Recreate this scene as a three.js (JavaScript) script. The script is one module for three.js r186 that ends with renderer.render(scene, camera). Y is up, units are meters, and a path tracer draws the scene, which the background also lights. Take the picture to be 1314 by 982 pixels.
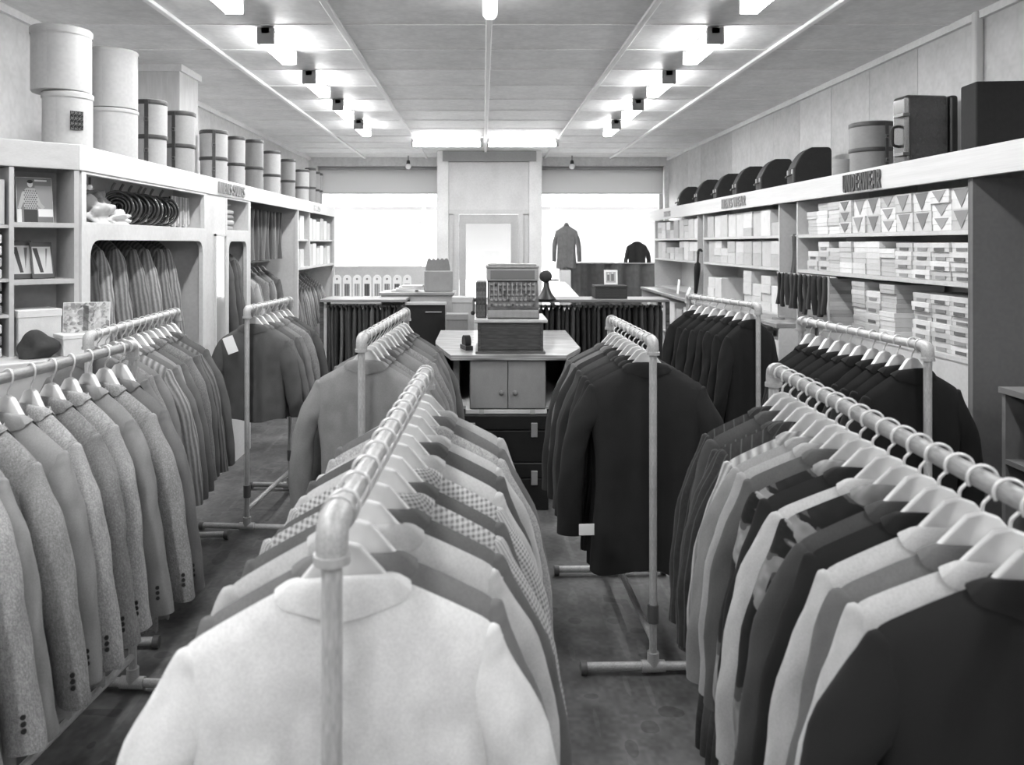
import * as THREE from 'three';
import { mergeGeometries as mergeAll } from 'three/addons/utils/BufferGeometryUtils.js';
import { RoundedBoxGeometry } from 'three/addons/geometries/RoundedBoxGeometry.js';
import { TextGeometry } from 'three/addons/geometries/TextGeometry.js';
import { FontLoader } from 'three/addons/loaders/FontLoader.js';
import { RectAreaLightUniformsLib } from 'three/addons/lights/RectAreaLightUniformsLib.js';

// ---------------------------------------------------------------- camera, sky, exposure
RectAreaLightUniformsLib.init();
const scene = new THREE.Scene();
const renderer = new THREE.WebGLRenderer({ antialias: true });
renderer.toneMapping = THREE.LinearToneMapping;
renderer.toneMappingExposure = 3.15;
renderer.shadowMap.enabled = true;
const camera = new THREE.PerspectiveCamera(50.1, 1314 / 982, 0.05, 200);
camera.position.set(0, 1.67, 0);
camera.lookAt(0, 1.67, -10);
camera.setViewOffset(1314, 982, 37, 178, 1314, 982);     // rising front of the plate camera
camera.focus = 4.6; camera.userData.fStop = 5.0;
scene.background = new THREE.Color(1, 1, 1);              // flat overcast white
scene.backgroundIntensity = 5.0;
const GLOW = 9, PANEL = 27;                                // fluorescent fittings

// ---------------------------------------------------------------- helpers
const mergeGeometries = (list) => mergeAll(list.map((g) => g.index ? g.toNonIndexed() : g));
let seed = 7;
const rnd = () => { seed = (seed * 1664525 + 1013904223) >>> 0; return seed / 4294967296; };
const rr = (a, b) => a + (b - a) * rnd();
const hash = (x, y) => { const s = Math.sin(x * 127.1 + y * 311.7) * 43758.5453; return s - Math.floor(s); };
const vn = (x, y, px, py) => {
  const xi = Math.floor(x), yi = Math.floor(y), fx = x - xi, fy = y - yi, m = (a, n) => ((a % n) + n) % n;
  const u = fx * fx * (3 - 2 * fx), v = fy * fy * (3 - 2 * fy), h = (a, b) => hash(m(a, px), m(b, py));
  return (h(xi, yi) * (1 - u) + h(xi + 1, yi) * u) * (1 - v) + (h(xi, yi + 1) * (1 - u) + h(xi + 1, yi + 1) * u) * v;
};
function dataTex(n, fn, rep) {
  const d = new Uint8Array(n * n * 4);
  for (let y = 0; y < n; y++) for (let x = 0; x < n; x++) {
    const v = Math.max(0, Math.min(255, Math.round(fn(x / n, y / n) * 255))), i = (y * n + x) * 4;
    d[i] = d[i + 1] = d[i + 2] = v; d[i + 3] = 255;
  }
  const t = new THREE.DataTexture(d, n, n); t.colorSpace = THREE.SRGBColorSpace;
  t.wrapS = t.wrapT = THREE.RepeatWrapping; t.magFilter = THREE.LinearFilter; t.minFilter = THREE.LinearMipmapLinearFilter; t.generateMipmaps = true;
  if (rep) t.repeat.set(rep, rep);
  t.needsUpdate = true; return t;
}
// cloth and surface patterns; uv is in metres, repeat = tiles per metre
const T = {
  wool: dataTex(256, (u, v) => 0.9 + 0.07 * (vn(u * 128, v * 128, 128, 128) - .5) + 0.10 * (vn(u * 10, v * 6, 10, 6) - .5), 4),
  tweed: dataTex(256, (u, v) => { const a = vn(u * 90, v * 90, 90, 90), b = vn(u * 40 + 9, v * 26, 40, 26); return 0.82 + .26 * (a - .5) + .16 * (b - .5); }, 9),
  hound: dataTex(256, (u, v) => { const a = Math.floor(u * 24) % 2, b = Math.floor(v * 24) % 2, n = vn(u * 80, v * 80, 80, 80) * .1; return (a && b ? .62 : a || b ? .85 : .96) - n; }, 9),
  pin: dataTex(256, (u, v) => { const s = (u * 16) % 1; return (s < .12 ? 1 : .62) + .12 * (vn(u * 100, v * 50, 100, 50) - .5); }, 2.5),
  rib: dataTex(256, (u, v) => .8 + .16 * Math.sin(u * Math.PI * 2 * 14) + .1 * (vn(u * 90, v * 40, 90, 40) - .5), 3),
  floral: dataTex(256, (u, v) => { const a = vn(u * 7, v * 7, 7, 7), b = vn(u * 19 + 3, v * 19, 19, 19); return a > .62 ? .95 - b * .2 : a > .5 && b > .5 ? .5 : .12 + b * .1; }, 3.5),
  plaster: dataTex(256, (u, v) => .93 + .03 * (vn(u * 7, v * 7, 7, 7) - .5) + .05 * (vn(u * 60, v * 60, 60, 60) - .5) + .05 * (vn(u * 22, v * 22, 22, 22) - .5), .8),
  paint: dataTex(256, (u, v) => .93 + .05 * (vn(u * 9, v * 4, 9, 4) - .5) + .04 * (vn(u * 60, v * 60, 60, 60) - .5), 1.2),
  wood: dataTex(256, (u, v) => .72 + .3 * (vn(u * 3, v * 60, 3, 60) - .5) + .22 * (vn(u * 6, v * 18, 6, 18) - .5), 2),
  leather: dataTex(256, (u, v) => .8 + .3 * (vn(u * 50, v * 50, 50, 50) - .5) + .15 * (vn(u * 8, v * 8, 8, 8) - .5), 4),
  floor: dataTex(1024, (u, v) => {
    const a = vn(u * 6, v * 6, 6, 6), b = vn(u * 26, v * 22, 26, 22), c = vn(u * 140, v * 120, 140, 120), s = vn(u * 60, v * 9, 60, 9);
    return .62 + .34 * (a - .5) + .26 * (b - .5) + .14 * (c - .5) + (s > .8 ? .08 : 0) - (b > .82 ? .14 : 0);
  }, .45),
  pipe: dataTex(128, (u, v) => .86 + .12 * (vn(u * 8, v * 16, 8, 16) - .5) + .1 * (vn(u * 40, v * 40, 40, 40) - .5), 6),
  felt: dataTex(128, (u, v) => .75 + .3 * (vn(u * 12, v * 12, 12, 12) - .5), 3),
};
const mats = new Map();
// grey surface of sRGB value g (0..255)
function M(g, tex, o = {}) {
  const k = g + '|' + (tex || '') + '|' + JSON.stringify(o);
  if (!mats.has(k)) {
    const m = new THREE.MeshPhysicalMaterial({ color: new THREE.Color(`rgb(${g},${g},${g})`), roughness: .92, ...o });
    if (tex) m.map = T[tex];
    m.side = THREE.DoubleSide; mats.set(k, m);
  }
  return mats.get(k);
}
const used = new Map();
function numbered(n) { const c = used.get(n) || 0; used.set(n, c + 1); return c ? n + '_' + String(c).padStart(3, '0') : n; }
function shade(o) { o.traverse((c) => { if (c.isMesh) { c.castShadow = c.receiveShadow = true; } }); return o; }
function part(name, geo, mat, parent) { const m = new THREE.Mesh(geo, mat); m.name = name; m.castShadow = m.receiveShadow = true; parent.add(m); return m; }
function thing(name, label, category, pos = [0, 0, 0], turn = 0, group) {
  const g = new THREE.Group(); g.name = numbered(name); g.position.set(...pos); g.rotation.y = turn;
  g.userData = { label, category }; if (group) g.userData.group = group; scene.add(g); return g;
}
function one(name, label, category, geo, mat, pos = [0, 0, 0], turn = 0, group) {
  const m = new THREE.Mesh(geo, mat); m.name = numbered(name); m.position.set(...pos); m.rotation.y = turn; m.castShadow = m.receiveShadow = true;
  m.userData = { label, category }; if (group) m.userData.group = group; scene.add(m); return m;
}
function struct(name, geo, mat, label, category) {
  const m = geo ? new THREE.Mesh(geo, mat) : new THREE.Group(); m.name = numbered(name); m.castShadow = m.receiveShadow = true;
  m.userData = { kind: 'structure', label, category }; scene.add(m); return m;
}
// box from corner to corner, with uv in metres
function box(x0, x1, y0, y1, z0, z1) {
  const w = x1 - x0, h = y1 - y0, d = z1 - z0, g = new THREE.BoxGeometry(w, h, d);
  const uv = g.attributes.uv, sz = [[d, h], [d, h], [w, d], [w, d], [w, h], [w, h]];
  for (let f = 0; f < 6; f++) for (let i = 0; i < 4; i++) { const k = f * 4 + i; uv.setXY(k, uv.getX(k) * sz[f][0] + x0 * .7 + z0 * .3, uv.getY(k) * sz[f][1] + y0); }
  return g.translate((x0 + x1) / 2, (y0 + y1) / 2, (z0 + z1) / 2);
}
function rbox(x0, x1, y0, y1, z0, z1, r = .006, s = 2) {
  const g = new RoundedBoxGeometry(x1 - x0, y1 - y0, z1 - z0, s, r); return g.translate((x0 + x1) / 2, (y0 + y1) / 2, (z0 + z1) / 2);
}
function cyl(r0, r1, h, n = 24, x = 0, y = 0, z = 0) { return new THREE.CylinderGeometry(r1, r0, h, n).translate(x, y + h / 2, z); }
function rod(a, b, r, n = 12) {
  const A = new THREE.Vector3(...a), B = new THREE.Vector3(...b), L = A.distanceTo(B), g = new THREE.CylinderGeometry(r, r, L, n);
  g.applyQuaternion(new THREE.Quaternion().setFromUnitVectors(new THREE.Vector3(0, 1, 0), B.clone().sub(A).normalize()));
  return g.translate(...A.add(B).multiplyScalar(.5).toArray());
}
function tube(pts, r, seg = 16, n = 6) { return new THREE.TubeGeometry(new THREE.CatmullRomCurve3(pts.map((p) => new THREE.Vector3(...p))), seg, r, n, false); }
function poly(pts, holes = []) {
  const s = new THREE.Shape(pts.map((p) => new THREE.Vector2(...p))); holes.forEach((h) => s.holes.push(h.getPoints ? h : new THREE.Path(h.map((p) => new THREE.Vector2(...p))))); return s;
}
function ext(shape, depth, bev = 0, cs = 6) { return new THREE.ExtrudeGeometry(shape, { depth, bevelEnabled: bev > 0, bevelSize: bev, bevelThickness: bev, bevelSegments: 2, curveSegments: cs }); }
function grid(nu, nv, fn, wrap) {
  const p = [], uv = [], ix = [];
  for (let j = 0; j <= nv; j++) for (let i = 0; i <= nu; i++) { const q = fn(i / nu, j / nv); p.push(q[0], q[1], q[2]); uv.push(q[3] ?? q[0], q[4] ?? q[1]); }
  const W = nu + 1;
  for (let j = 0; j < nv; j++) for (let i = 0; i < nu; i++) { const a = j * W + i; ix.push(a, a + W, a + 1, a + 1, a + W, a + W + 1); }
  const g = new THREE.BufferGeometry(); g.setAttribute('position', new THREE.Float32BufferAttribute(p, 3)); g.setAttribute('uv', new THREE.Float32BufferAttribute(uv, 2)); g.setIndex(ix); g.computeVertexNormals();
  if (wrap) { const n = g.attributes.normal; for (let j = 0; j <= nv; j++) { const a = j * W, b = j * W + nu; const x = n.getX(a) + n.getX(b), y = n.getY(a) + n.getY(b), z = n.getZ(a) + n.getZ(b), L = Math.hypot(x, y, z) || 1; n.setXYZ(a, x / L, y / L, z / L); n.setXYZ(b, x / L, y / L, z / L); } }
  return g;
}
const ss = (a, b, x) => { const t = Math.max(0, Math.min(1, (x - a) / (b - a))); return t * t * (3 - 2 * t); };
const lerp = (a, b, t) => a + (b - a) * t;
const ORD = ['first', 'second', 'third', 'fourth', 'fifth', 'sixth', 'seventh', 'eighth', 'ninth', 'tenth', 'eleventh', 'twelfth', 'thirteenth', 'fourteenth', 'fifteenth', 'sixteenth', 'seventeenth', 'eighteenth', 'nineteenth', 'twentieth', 'twenty-first', 'twenty-second', 'twenty-third', 'twenty-fourth', 'twenty-fifth', 'twenty-sixth', 'twenty-seventh', 'twenty-eighth'];
const toneWord = (g) => g > 195 ? 'white' : g > 150 ? 'pale grey' : g > 105 ? 'mid grey' : g > 65 ? 'dark grey' : 'black';

// ---------------------------------------------------------------- the room
const XL = -2.68, XR = 2.854, CEIL = 3.0, ZF = -12.6, ZB = 4.0;
struct('floor', box(XL - .2, XR + .2, -.15, 0, -14.2, ZB + .2), M(132, 'floor', { roughness: .55 }), 'worn mottled grey concrete shop floor', 'floor');
// ceiling: sheets nailed up in a grid, cover strips on the joints
const ceiling = struct('ceiling', null, null, 'white sheeted shop ceiling with strips over the joints', 'ceiling');
part('ceiling_slab', box(XL - .2, XR + .2, CEIL + .012, CEIL + .2, ZF - .3, ZB + .2), M(170, 'plaster'), ceiling);
const seams = [XL, -1.82, -.87, .035, .95, 1.96, XR], pm = [M(234, 'plaster', { roughness: .5 }), M(230, 'plaster', { roughness: .5 }), M(238, 'plaster', { roughness: .5 })];
const rowZ = []; for (let z = ZB; z > ZF; z -= .64) rowZ.push(z); rowZ.push(ZF);
for (let c = 0; c < 6; c++) {
  const w = seams[c + 1] - seams[c] - .008, geo = box(-w / 2, w / 2, 0, .011, -.316, .316);
  for (let r = 0; r < rowZ.length - 1; r++) {
    const len = rowZ[r] - rowZ[r + 1], p = part('ceiling_panel', geo, pm[(c * 5 + r * 7) % 3], ceiling);
    p.scale.z = len / .64; p.position.set((seams[c] + seams[c + 1]) / 2, CEIL, (rowZ[r] + rowZ[r + 1]) / 2);
  }
}
for (let r = 1; r < rowZ.length - 1; r++) part('cover_strip', box(XL, XR, CEIL - .005, CEIL + .002, rowZ[r] - .008, rowZ[r] + .008), M(244, 'paint', { roughness: .5 }), ceiling);
for (let c = 1; c < 6; c++) part('batten', rbox(seams[c] - .019, seams[c] + .019, CEIL - .02, CEIL + .004, ZF, ZB, .007), M(c % 2 ? 240 : 224, null, { roughness: .5 }), ceiling);
// side walls
const wl = struct('wall_left', null, null, 'white sheeted side wall behind the wardrobes', 'wall');
part('wall_core', box(XL - .2, XL - .012, 0, CEIL + .01, ZF - .3, ZB + .2), M(160, 'plaster'), wl);
const wr = struct('wall_right', null, null, 'white sheeted side wall behind the shirt shelves', 'wall');
part('wall_core', box(XR + .012, XR + .2, 0, CEIL + .01, ZF - .3, ZB + .2), M(160, 'plaster'), wr);
for (let i = 0, z = ZB; z > ZF + .1; z -= .67, i++) {
  const z1 = Math.max(z - .664, ZF);
  part('wall_panel', box(XR, XR + .013, 0, CEIL, z1, z), M([194, 200, 189][i % 3], 'plaster', { roughness: .7 }), wr);  // right sheets coloured greyer than the left, standing in for weaker light there
  if (i % 2 == 0) part('wall_panel', box(XL - .013, XL, 0, CEIL, Math.max(z - 1.336, ZF), z), M([208, 202][(i / 2) % 2], 'plaster', { roughness: .7 }), wl);
}
struct('trim_1', box(XL, XL + .03, CEIL - .045, CEIL, ZF, ZB), M(226, 'paint'), 'white cornice strip above the wardrobes', 'trim');
struct('trim_2', box(XR - .03, XR, CEIL - .045, CEIL, ZF, ZB), M(226, 'paint'), 'white cornice strip above the shirt shelves', 'trim');
struct('trim_3', rbox(XR - .05, XR, 0, CEIL, -4.71, -4.66, .012), M(205, 'paint'), 'boxed pipe casing on the side wall above the suitcase', 'trim');
struct('trim_4', rbox(XL, -2.25, 0, CEIL, -6.47, -6.07, .01), M(214, 'plaster'), 'square wall pier rising behind the strapped hat boxes', 'pillar');
struct('trim_5', box(XL, -2.23, CEIL - .05, CEIL, -6.49, -6.05), M(228, 'paint'), 'cornice around the head of the square wall pier', 'trim');
struct('wall_back', box(XL - .2, XR + .2, 0, CEIL + .01, ZB, ZB + .15), M(190, 'plaster'), 'plain rear shop wall', 'wall');
// front wall with two display windows and the door box
const wf = struct('wall_front', null, null, 'white shopfront wall with two display windows and a centre door', 'wall');
const fw = M(222, 'plaster');
part('bulkhead', box(XL, XR, 2.87, CEIL, ZF - .25, ZF), fw, wf);
part('wall_end', box(XL - .1, -2.56, 0, 2.87, ZF - .25, ZF), fw, wf);
part('wall_end', box(2.79, XR + .1, 0, 2.87, ZF - .25, ZF), fw, wf);
part('wall_sill', box(-2.56, -.62, 0, .45, ZF - .25, ZF), fw, wf);
part('wall_sill', box(.84, 2.79, 0, .45, ZF - .25, ZF), fw, wf);
part('jamb', box(-.66, -.50, 0, CEIL, ZF - .25, -11.72), M(226, 'paint'), wf);
part('jamb', box(.66, .84, 0, CEIL, ZF - .25, -11.72), M(226, 'paint'), wf);
part('transom_panel', box(-.50, .66, 2.16, 2.86, -11.86, -11.8), M(206, 'paint'), wf);
part('transom_beam', box(-.58, .76, 2.85, CEIL, -11.9, -11.7), M(150, 'paint'), wf);
function windowStruct(n, x0, x1, label, blindLabel) {
  const w = struct('window_' + n, null, null, label, 'window'), fm = M(190, 'paint'), z0 = ZF - .16, z1 = ZF - .1;
  part('window_frame', mergeGeometries([box(x0, x0 + .06, .45, 2.87, z0, z1), box(x1 - .06, x1, .45, 2.87, z0, z1), box(x0, x1, .45, .51, z0, z1), box(x0, x1, 2.80, 2.87, z0, z1)]), fm, w);
  part('pane', box(x0 + .06, x1 - .06, .51, 2.8, z0 + .025, z0 + .033), new THREE.MeshPhysicalMaterial({ color: 0xffffff, transmission: 1, roughness: 0, thickness: 0, ior: 1.45 }), w);
  const b = thing('roller_blind', blindLabel, 'blind', [(x0 + x1) / 2, 2.45, ZF - .06]), h = (x1 - x0) / 2 - .03;
  part('blind_fabric', box(-h, h, 0, .36, -.003, .003), new THREE.MeshPhysicalMaterial({ color: 0xc4c4c4, roughness: 1, transmission: .35, thickness: 0, side: THREE.DoubleSide }), b);
  part('bottom_bar', rod([-h, 0, 0], [h, 0, 0], .012), M(190), b);
  part('roller', rod([-h, .385, 0], [h, .385, 0], .025), M(150), b);
}
windowStruct(1, -2.56, -.66, 'large display window beside the wardrobes, glowing white', 'pale roller blind drawn partway over the window beside the wardrobes');
windowStruct(2, .84, 2.79, 'large display window behind the coat on its stand', 'grey roller blind drawn partway over the window behind the coat stand');
{
  const d = struct('door_1', null, null, 'painted glazed shop door under a plain transom panel', 'door'), dm = M(182, 'paint'), z0 = -11.86, z1 = -11.81;
  part('door_frame', mergeGeometries([box(-.42, -.35, 0, 2.1, z0 - .02, z1 + .03), box(.51, .58, 0, 2.1, z0 - .02, z1 + .03), box(-.5, .66, 2.1, 2.16, z0 - .02, z1 + .03), box(-.499, -.421, 0, 2.099, z0, z1), box(.581, .659, 0, 2.099, z0, z1)]), M(196, 'paint'), d);
  part('door_leaf', mergeGeometries([box(-.345, -.25, .02, 2.09, z0, z1), box(.40, .505, .02, 2.09, z0, z1), box(-.25, .40, 1.96, 2.09, z0, z1), box(-.25, .40, .02, .8, z0, z1)]), dm, d);
  part('pane', box(-.25, .40, .8, 1.96, z0 + .02, z0 + .028), new THREE.MeshPhysicalMaterial({ color: 0xffffff, transmission: 1, roughness: 0, thickness: 0, ior: 1.45 }), d);
  part('door_handle', rod([.45, 1.0, z1 + .04], [.45, 1.2, z1 + .04], .012), M(110, null, { metalness: .8, roughness: .4 }), d);
}
// outside
struct('pavement', box(-9, 9, -.12, -.02, -17, -12.85), M(190, 'floor'), 'bright concrete footpath outside', 'pavement');
struct('road', box(-30, 30, -.2, -.1, -27, -17), M(150, 'floor'), 'pale street beyond the shop windows', 'road');
{
  const b = thing('shop_building', 'pale two storey shop row with a verandah across the street', 'building', [0, -.1, -27]);
  part('facade', box(-16, 16, 0, 8, -4, 0), M(225, 'plaster'), b);
  part('verandah', box(-16, 16, 2.9, 3.3, 0, 2.4), M(215, 'paint'), b);
  for (let i = 0; i < 9; i++) part('shop_window', box(-13.4 + i * 3.1, -11.2 + i * 3.1, .6, 2.5, -.02, .03), M(120, null, { roughness: .2 }), b);
  for (let i = 0; i < 9; i++) part('upper_window', box(-13 + i * 3.1, -11.8 + i * 3.1, 4.6, 6.4, -.02, .03), M(130, null, { roughness: .2 }), b);
  for (let i = 0; i < 8; i++) part('verandah_post', rod([-13.5 + i * 3.9, 0, 2.2], [-13.5 + i * 3.9, 2.9, 2.2], .06), M(200), b);
}

// ---------------------------------------------------------------- lamps
const glow = new THREE.MeshStandardMaterial({ color: 0xffffff, emissive: 0xffffff, emissiveIntensity: GLOW, roughness: .6 });
function fluoro(x, z, along, len, label, group) {
  const f = thing('fluorescent_light', label, 'light', [x, CEIL - .105, z], along ? 0 : Math.PI / 2, group), h = len / 2;
  part('housing', rbox(-.03, .03, .055, .1, -h, h, .006), M(215, null, { roughness: .4 }), f);
  part('end_block', rbox(-.052, .052, -.002, .1, h - .035, h, .006), M(150, null, { roughness: .5 }), f);
  part('end_block', rbox(-.052, .052, -.002, .1, -h, -h + .02, .006), M(150, null, { roughness: .5 }), f);
  part('diffuser', rbox(-.046, .046, 0, .055, -h + .02, h - .035, .012, 3), glow, f);
  const l = new THREE.RectAreaLight(0xffffff, PANEL, .09, len - .05); l.name = 'tube_light'; l.position.set(0, -.008, 0); l.rotation.x = -Math.PI / 2; f.add(l);
}
[-9.05, -7.805, -6.56, -5.315, -4.07, -2.825, -1.58, -.335, .91, 2.155, 3.4].forEach((z, i) => {  // fittings behind the camera are unseen, added to fill camera-facing surfaces
  fluoro(-1.33, z, true, .64, `box shaped ceiling light, ${ORD[i]} from the windows, wardrobe side row`, 'fluorescent lights over the wardrobe side');
  if (i !== 6) fluoro(1.42, z, true, .64, `box shaped ceiling light, ${ORD[i > 6 ? i - 1 : i]} from the windows, shirt shelf side row`, 'fluorescent lights over the shirt shelf side');
});
fluoro(-.45, -10.3, false, .9, 'fluorescent tube light set crosswise before the door, wardrobe side half', null);
fluoro(.50, -10.3, false, .9, 'fluorescent tube light set crosswise before the door, shirt side half', null);
scene.children.slice(-2).forEach((f) => { f.scale.x = .55; });
{
  const b = thing('batten_lampholder', 'small white round lamp fitting on the central ceiling strip', 'light', [.036, CEIL - .1, -4.3]);
  part('lamp_base', cyl(.045, .045, .022, 24, 0, .078, 0), M(210), b);
  part('lamp_shade', new THREE.LatheGeometry([[0, -.05], [.024, -.046], [.038, -.03], [.04, 0], [.04, .08]].map((p) => new THREE.Vector2(...p)), 24), new THREE.MeshStandardMaterial({ color: 0xffffff, emissive: 0xffffff, emissiveIntensity: .5, roughness: .3 }), b);
  const pl = new THREE.PointLight(0xffffff, .06); pl.name = 'lamp_light'; pl.position.set(0, -.075, 0); pl.castShadow = true; b.add(pl);
}
for (const [x, side] of [[-1.13, 'wardrobe side window'], [1.34, 'window with the coat stand']]) {
  const b = thing('spot_lamp', 'small bare bulb on a dark holder before the ' + side, 'light', [x, 2.8, -12.35]);
  part('stem', rod([0, .2, 0], [0, .12, 0], .008), M(120), b);
  part('lamp_holder', cyl(.03, .022, .06, 16, 0, .07, 0), M(60), b);
  part('bulb', new THREE.SphereGeometry(.045, 20, 14).translate(0, .04, 0), M(245, null, { roughness: .2 }), b);
}

// ---------------------------------------------------------------- jackets
function jacketShape(o) {
  const r = (k) => hash(o.seed * 3.17 + k, k * 1.7 + o.seed);
  const sw = o.sw, hem = o.hem, th = o.th;
  const yTop = (ax) => ax < .062 ? -.102 - .006 * (1 - ax / .062) : -.104 - .088 * Math.pow((ax - .062) / (sw - .062), 1.12) - .012 * ss(sw - .03, sw, ax);
  const W = (v) => sw - .006 * ss(0, .1, v) - .026 * ss(.1, .42, v) + (.024 + o.flare) * ss(.5, 1, v);
  const dep = (u, v, back) => {
    const ax = Math.abs(u) * sw, shoulder = ss(.05, .075, ax);
    const top = lerp(.8, Math.sqrt(Math.max(0, 1 - (1 - Math.min(1, v / .12)) ** 2)), shoulder);
    const t = (th * (.72 + .3 * ss(0, .3, v) - .14 * ss(.35, .6, v) + .26 * ss(.6, 1, v))) * Math.pow(Math.max(0, 1 - Math.abs(u) ** 7), .5) * top;
    const x = u * W(v), A = (.003 + .015 * ss(.08, 1, v)) * (1 - u ** 4), s = back ? 1 : 2;
    let f = A * (Math.sin(x * (26 + 14 * r(s)) + r(s + 2) * 6.28 + v * 1.2) * .6 + Math.sin(x * (52 + 20 * r(s + 4)) + r(s + 6) * 6.28 - v * 2) * .35);
    f += .006 * Math.sin(v * 9 + x * 14 * (r(9) - .5) * 4) * (1 - u * u) * ss(.05, .3, v) * (r(8) - .2);
    if (back) f -= .005 * Math.exp(-((x / .006) ** 2)) * ss(.1, .25, v);
    return (back ? 1 : -1) * t + f * top;
  };
  const N = 28, R = 26;
  const at = (u, v, back) => { const ax = Math.abs(u) * sw, yh = hem + .014 * Math.sin(u * 4 + r(3) * 6) - (back ? 0 : .012 * Math.abs(u)); return [u * W(v), lerp(yTop(ax), yh, v), dep(u, v, back)]; };
  const body = grid(2 * N, R, (i, j) => {
    const back = i <= .5, k = back ? i * 2 : 2 - i * 2, u = -Math.cos(Math.PI * k), v = Math.pow(j, 1.25), p = at(u, v, back);
    return [p[0], p[1], p[2], p[0] * .9 + (back ? 0 : .5), p[1]];
  }, true);
  const sleeve = (s) => {
    const k = r(11 + s), out = o.out + .03 * (k - .5), path = new THREE.CatmullRomCurve3([[s * (sw - .06), -.2, 0], [s * (sw - .036), -.25, 0], [s * (sw - .045 + out * 1.1), -.36, .003], [s * (sw - .02 + out * 1.25), -.55, -.002], [s * (sw - .012 + out * 1.3), o.cuff, -.022 - .02 * k]].map((p) => new THREE.Vector3(...p)));
    return grid(20, 22, (i, j) => {
      const t = Math.pow(j, 1.15), c = path.getPoint(t), tg = path.getTangent(t), a = i * Math.PI * 2, cap = Math.sqrt(Math.max(0, 1 - (1 - Math.min(1, t / .085)) ** 2));
      const rx = lerp(.054, .046, t) * Math.sqrt(cap) + .001, rz = th * lerp(.4, .88, ss(.04, .45, t)) * cap + .001;
      const n = new THREE.Vector3(tg.y, -tg.x, 0).normalize();
      const wr = 1 + .07 * Math.sin(a * 2 + t * 9 + k * 7) + .05 * Math.sin(t * 30 + a * 3 + k * 9) * ss(.2, .6, t);
      const ca = Math.cos(a) * rx * wr, sa = Math.sin(a) * rz * wr;
      return [c.x + n.x * ca, c.y + n.y * ca, c.z + sa, a * .05 + s, -t * .65];
    }, true);
  };
  const cg = grid(26, 8, (i, j) => {                       // collar: stands at the back neck, folds and lies on the shoulders
    const a = lerp(-.3, Math.PI + .3, i), c = Math.cos(a), sn = Math.sin(a), k = Math.max(0, (j - .3) / .7), sb = Math.max(0, sn);
    const xt = c * .06, yt = -.086 - .012 * (1 - sb) - .03 * Math.max(0, -sn), zt = sn * th * .6;
    if (j <= .3) return [xt * .97, yt - .03 * (1 - j / .3), zt * .9, a * .06, j * .05];
    const xb = c * .098, ax = Math.abs(xb), yb = yTop(ax) + .004 - .05 * sb, v = Math.max(.012, (yTop(ax) - yb) / (yTop(ax) - hem)), zb = sn >= 0 ? Math.max(dep(xb / sw, v, true), 0) + .004 : zt;
    const q = ss(0, 1, k); return [lerp(xt, xb, k), lerp(yt, yb, k) + .006 * Math.sin(k * 3.14), lerp(zt, zb, Math.pow(k, .6)) + .003 * Math.sin(k * 3.14), a * .06, k * .06];
  });
  const lapel = (s) => grid(5, 12, (i, j) => {
    const xi = lerp(.058, .006, j), w = j < .5 ? lerp(.03, .078, j / .5) : lerp(.07, .0, (j - .5) / .5), x = xi + w * i, y = lerp(-.11, -.46, j), u = s * Math.min(.92, x / (sw - .02)), v = Math.max(0, (y - yTop(x)) / (hem - yTop(x)));
    const p = at(u, v, false); return [s * x, y, p[2] - .007 - .004 * Math.sin(i * 3.1), x, y];
  });
  return { body, sl: [sleeve(-1), sleeve(1)], collar: cg, lapel: [lapel(-1), lapel(1)] };
}
const shapes = new Map();
function shape(kind, i) {
  const k = kind + i; if (!shapes.has(k)) {
    const P = { coat: { sw: .236, hem: -.93, th: .045, flare: 0, out: .06, cuff: -.81 }, short: { sw: .22, hem: -.66, th: .042, flare: -.01, out: .045, cuff: -.64 }, robe: { sw: .232, hem: -1.1, th: .04, flare: .025, out: .05, cuff: -.76 }, full: { sw: .25, hem: -.98, th: .07, flare: .01, out: .035, cuff: -.84 }, mini: { sw: .21, hem: -.82, th: .04, flare: 0, out: .03, cuff: -.74 } }[kind];
    shapes.set(k, jacketShape({ ...P, seed: i * 5 + kind.length }));
  } return shapes.get(k);
}
const btn = new THREE.CylinderGeometry(.0062, .0062, .004, 10).rotateX(Math.PI / 2), btnMat = M(40, null, { roughness: .4 });
function jacket(pos, turn, g, tex, kind, vi, label, group, o = {}) {
  const t = thing(o.name || 'jacket', label, o.category || 'jacket', pos, turn, group), S = shape(kind, vi), m = o.mat || M(g, tex, o.m);
  part('jacket_body', S.body, m, t);
  S.sl.forEach((s, i) => {
    const sm = part('sleeve', s, m, t);
    if (o.buttons && i === 1) { const q = s.attributes.position, W = 21; for (let b = 0; b < 3; b++) { const k = 21 * W + 8; const bm = part('cuff_button', btn, btnMat, sm); bm.position.set(q.getX(k) + .0015, q.getY(k) + .008 + .017 * b, q.getZ(k) + .0035 + .001 * b); bm.rotation.y = .7; } }
  });
  part('collar', S.collar, o.collar || m, t);
  S.lapel.forEach((l) => part('lapel', l, m, t));
  return t;
}
const hangShape = poly([[-.19, -.205], [-.1, -.155], [-.055, -.1], [-.022, -.062], [0, -.055], [.022, -.062], [.055, -.1], [.1, -.155], [.19, -.205], [.185, -.22], [.09, -.175], [0, -.155], [-.09, -.175], [-.185, -.22]]);
const hangGeo = ext(hangShape, .01, .003).translate(0, 0, -.005);
const hookGeo = tube([[0, -.06, 0], [.001, -.04, 0], [.012, -.026, 0], [.0225, -.004, 0], [.018, .0145, 0], [0, .0225, 0], [-.017, .0145, 0], [-.0225, 0, 0], [-.019, -.012, 0]], .003, 26, 6);
const hookMat = M(215, null, { metalness: .3, roughness: .35 });
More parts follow.
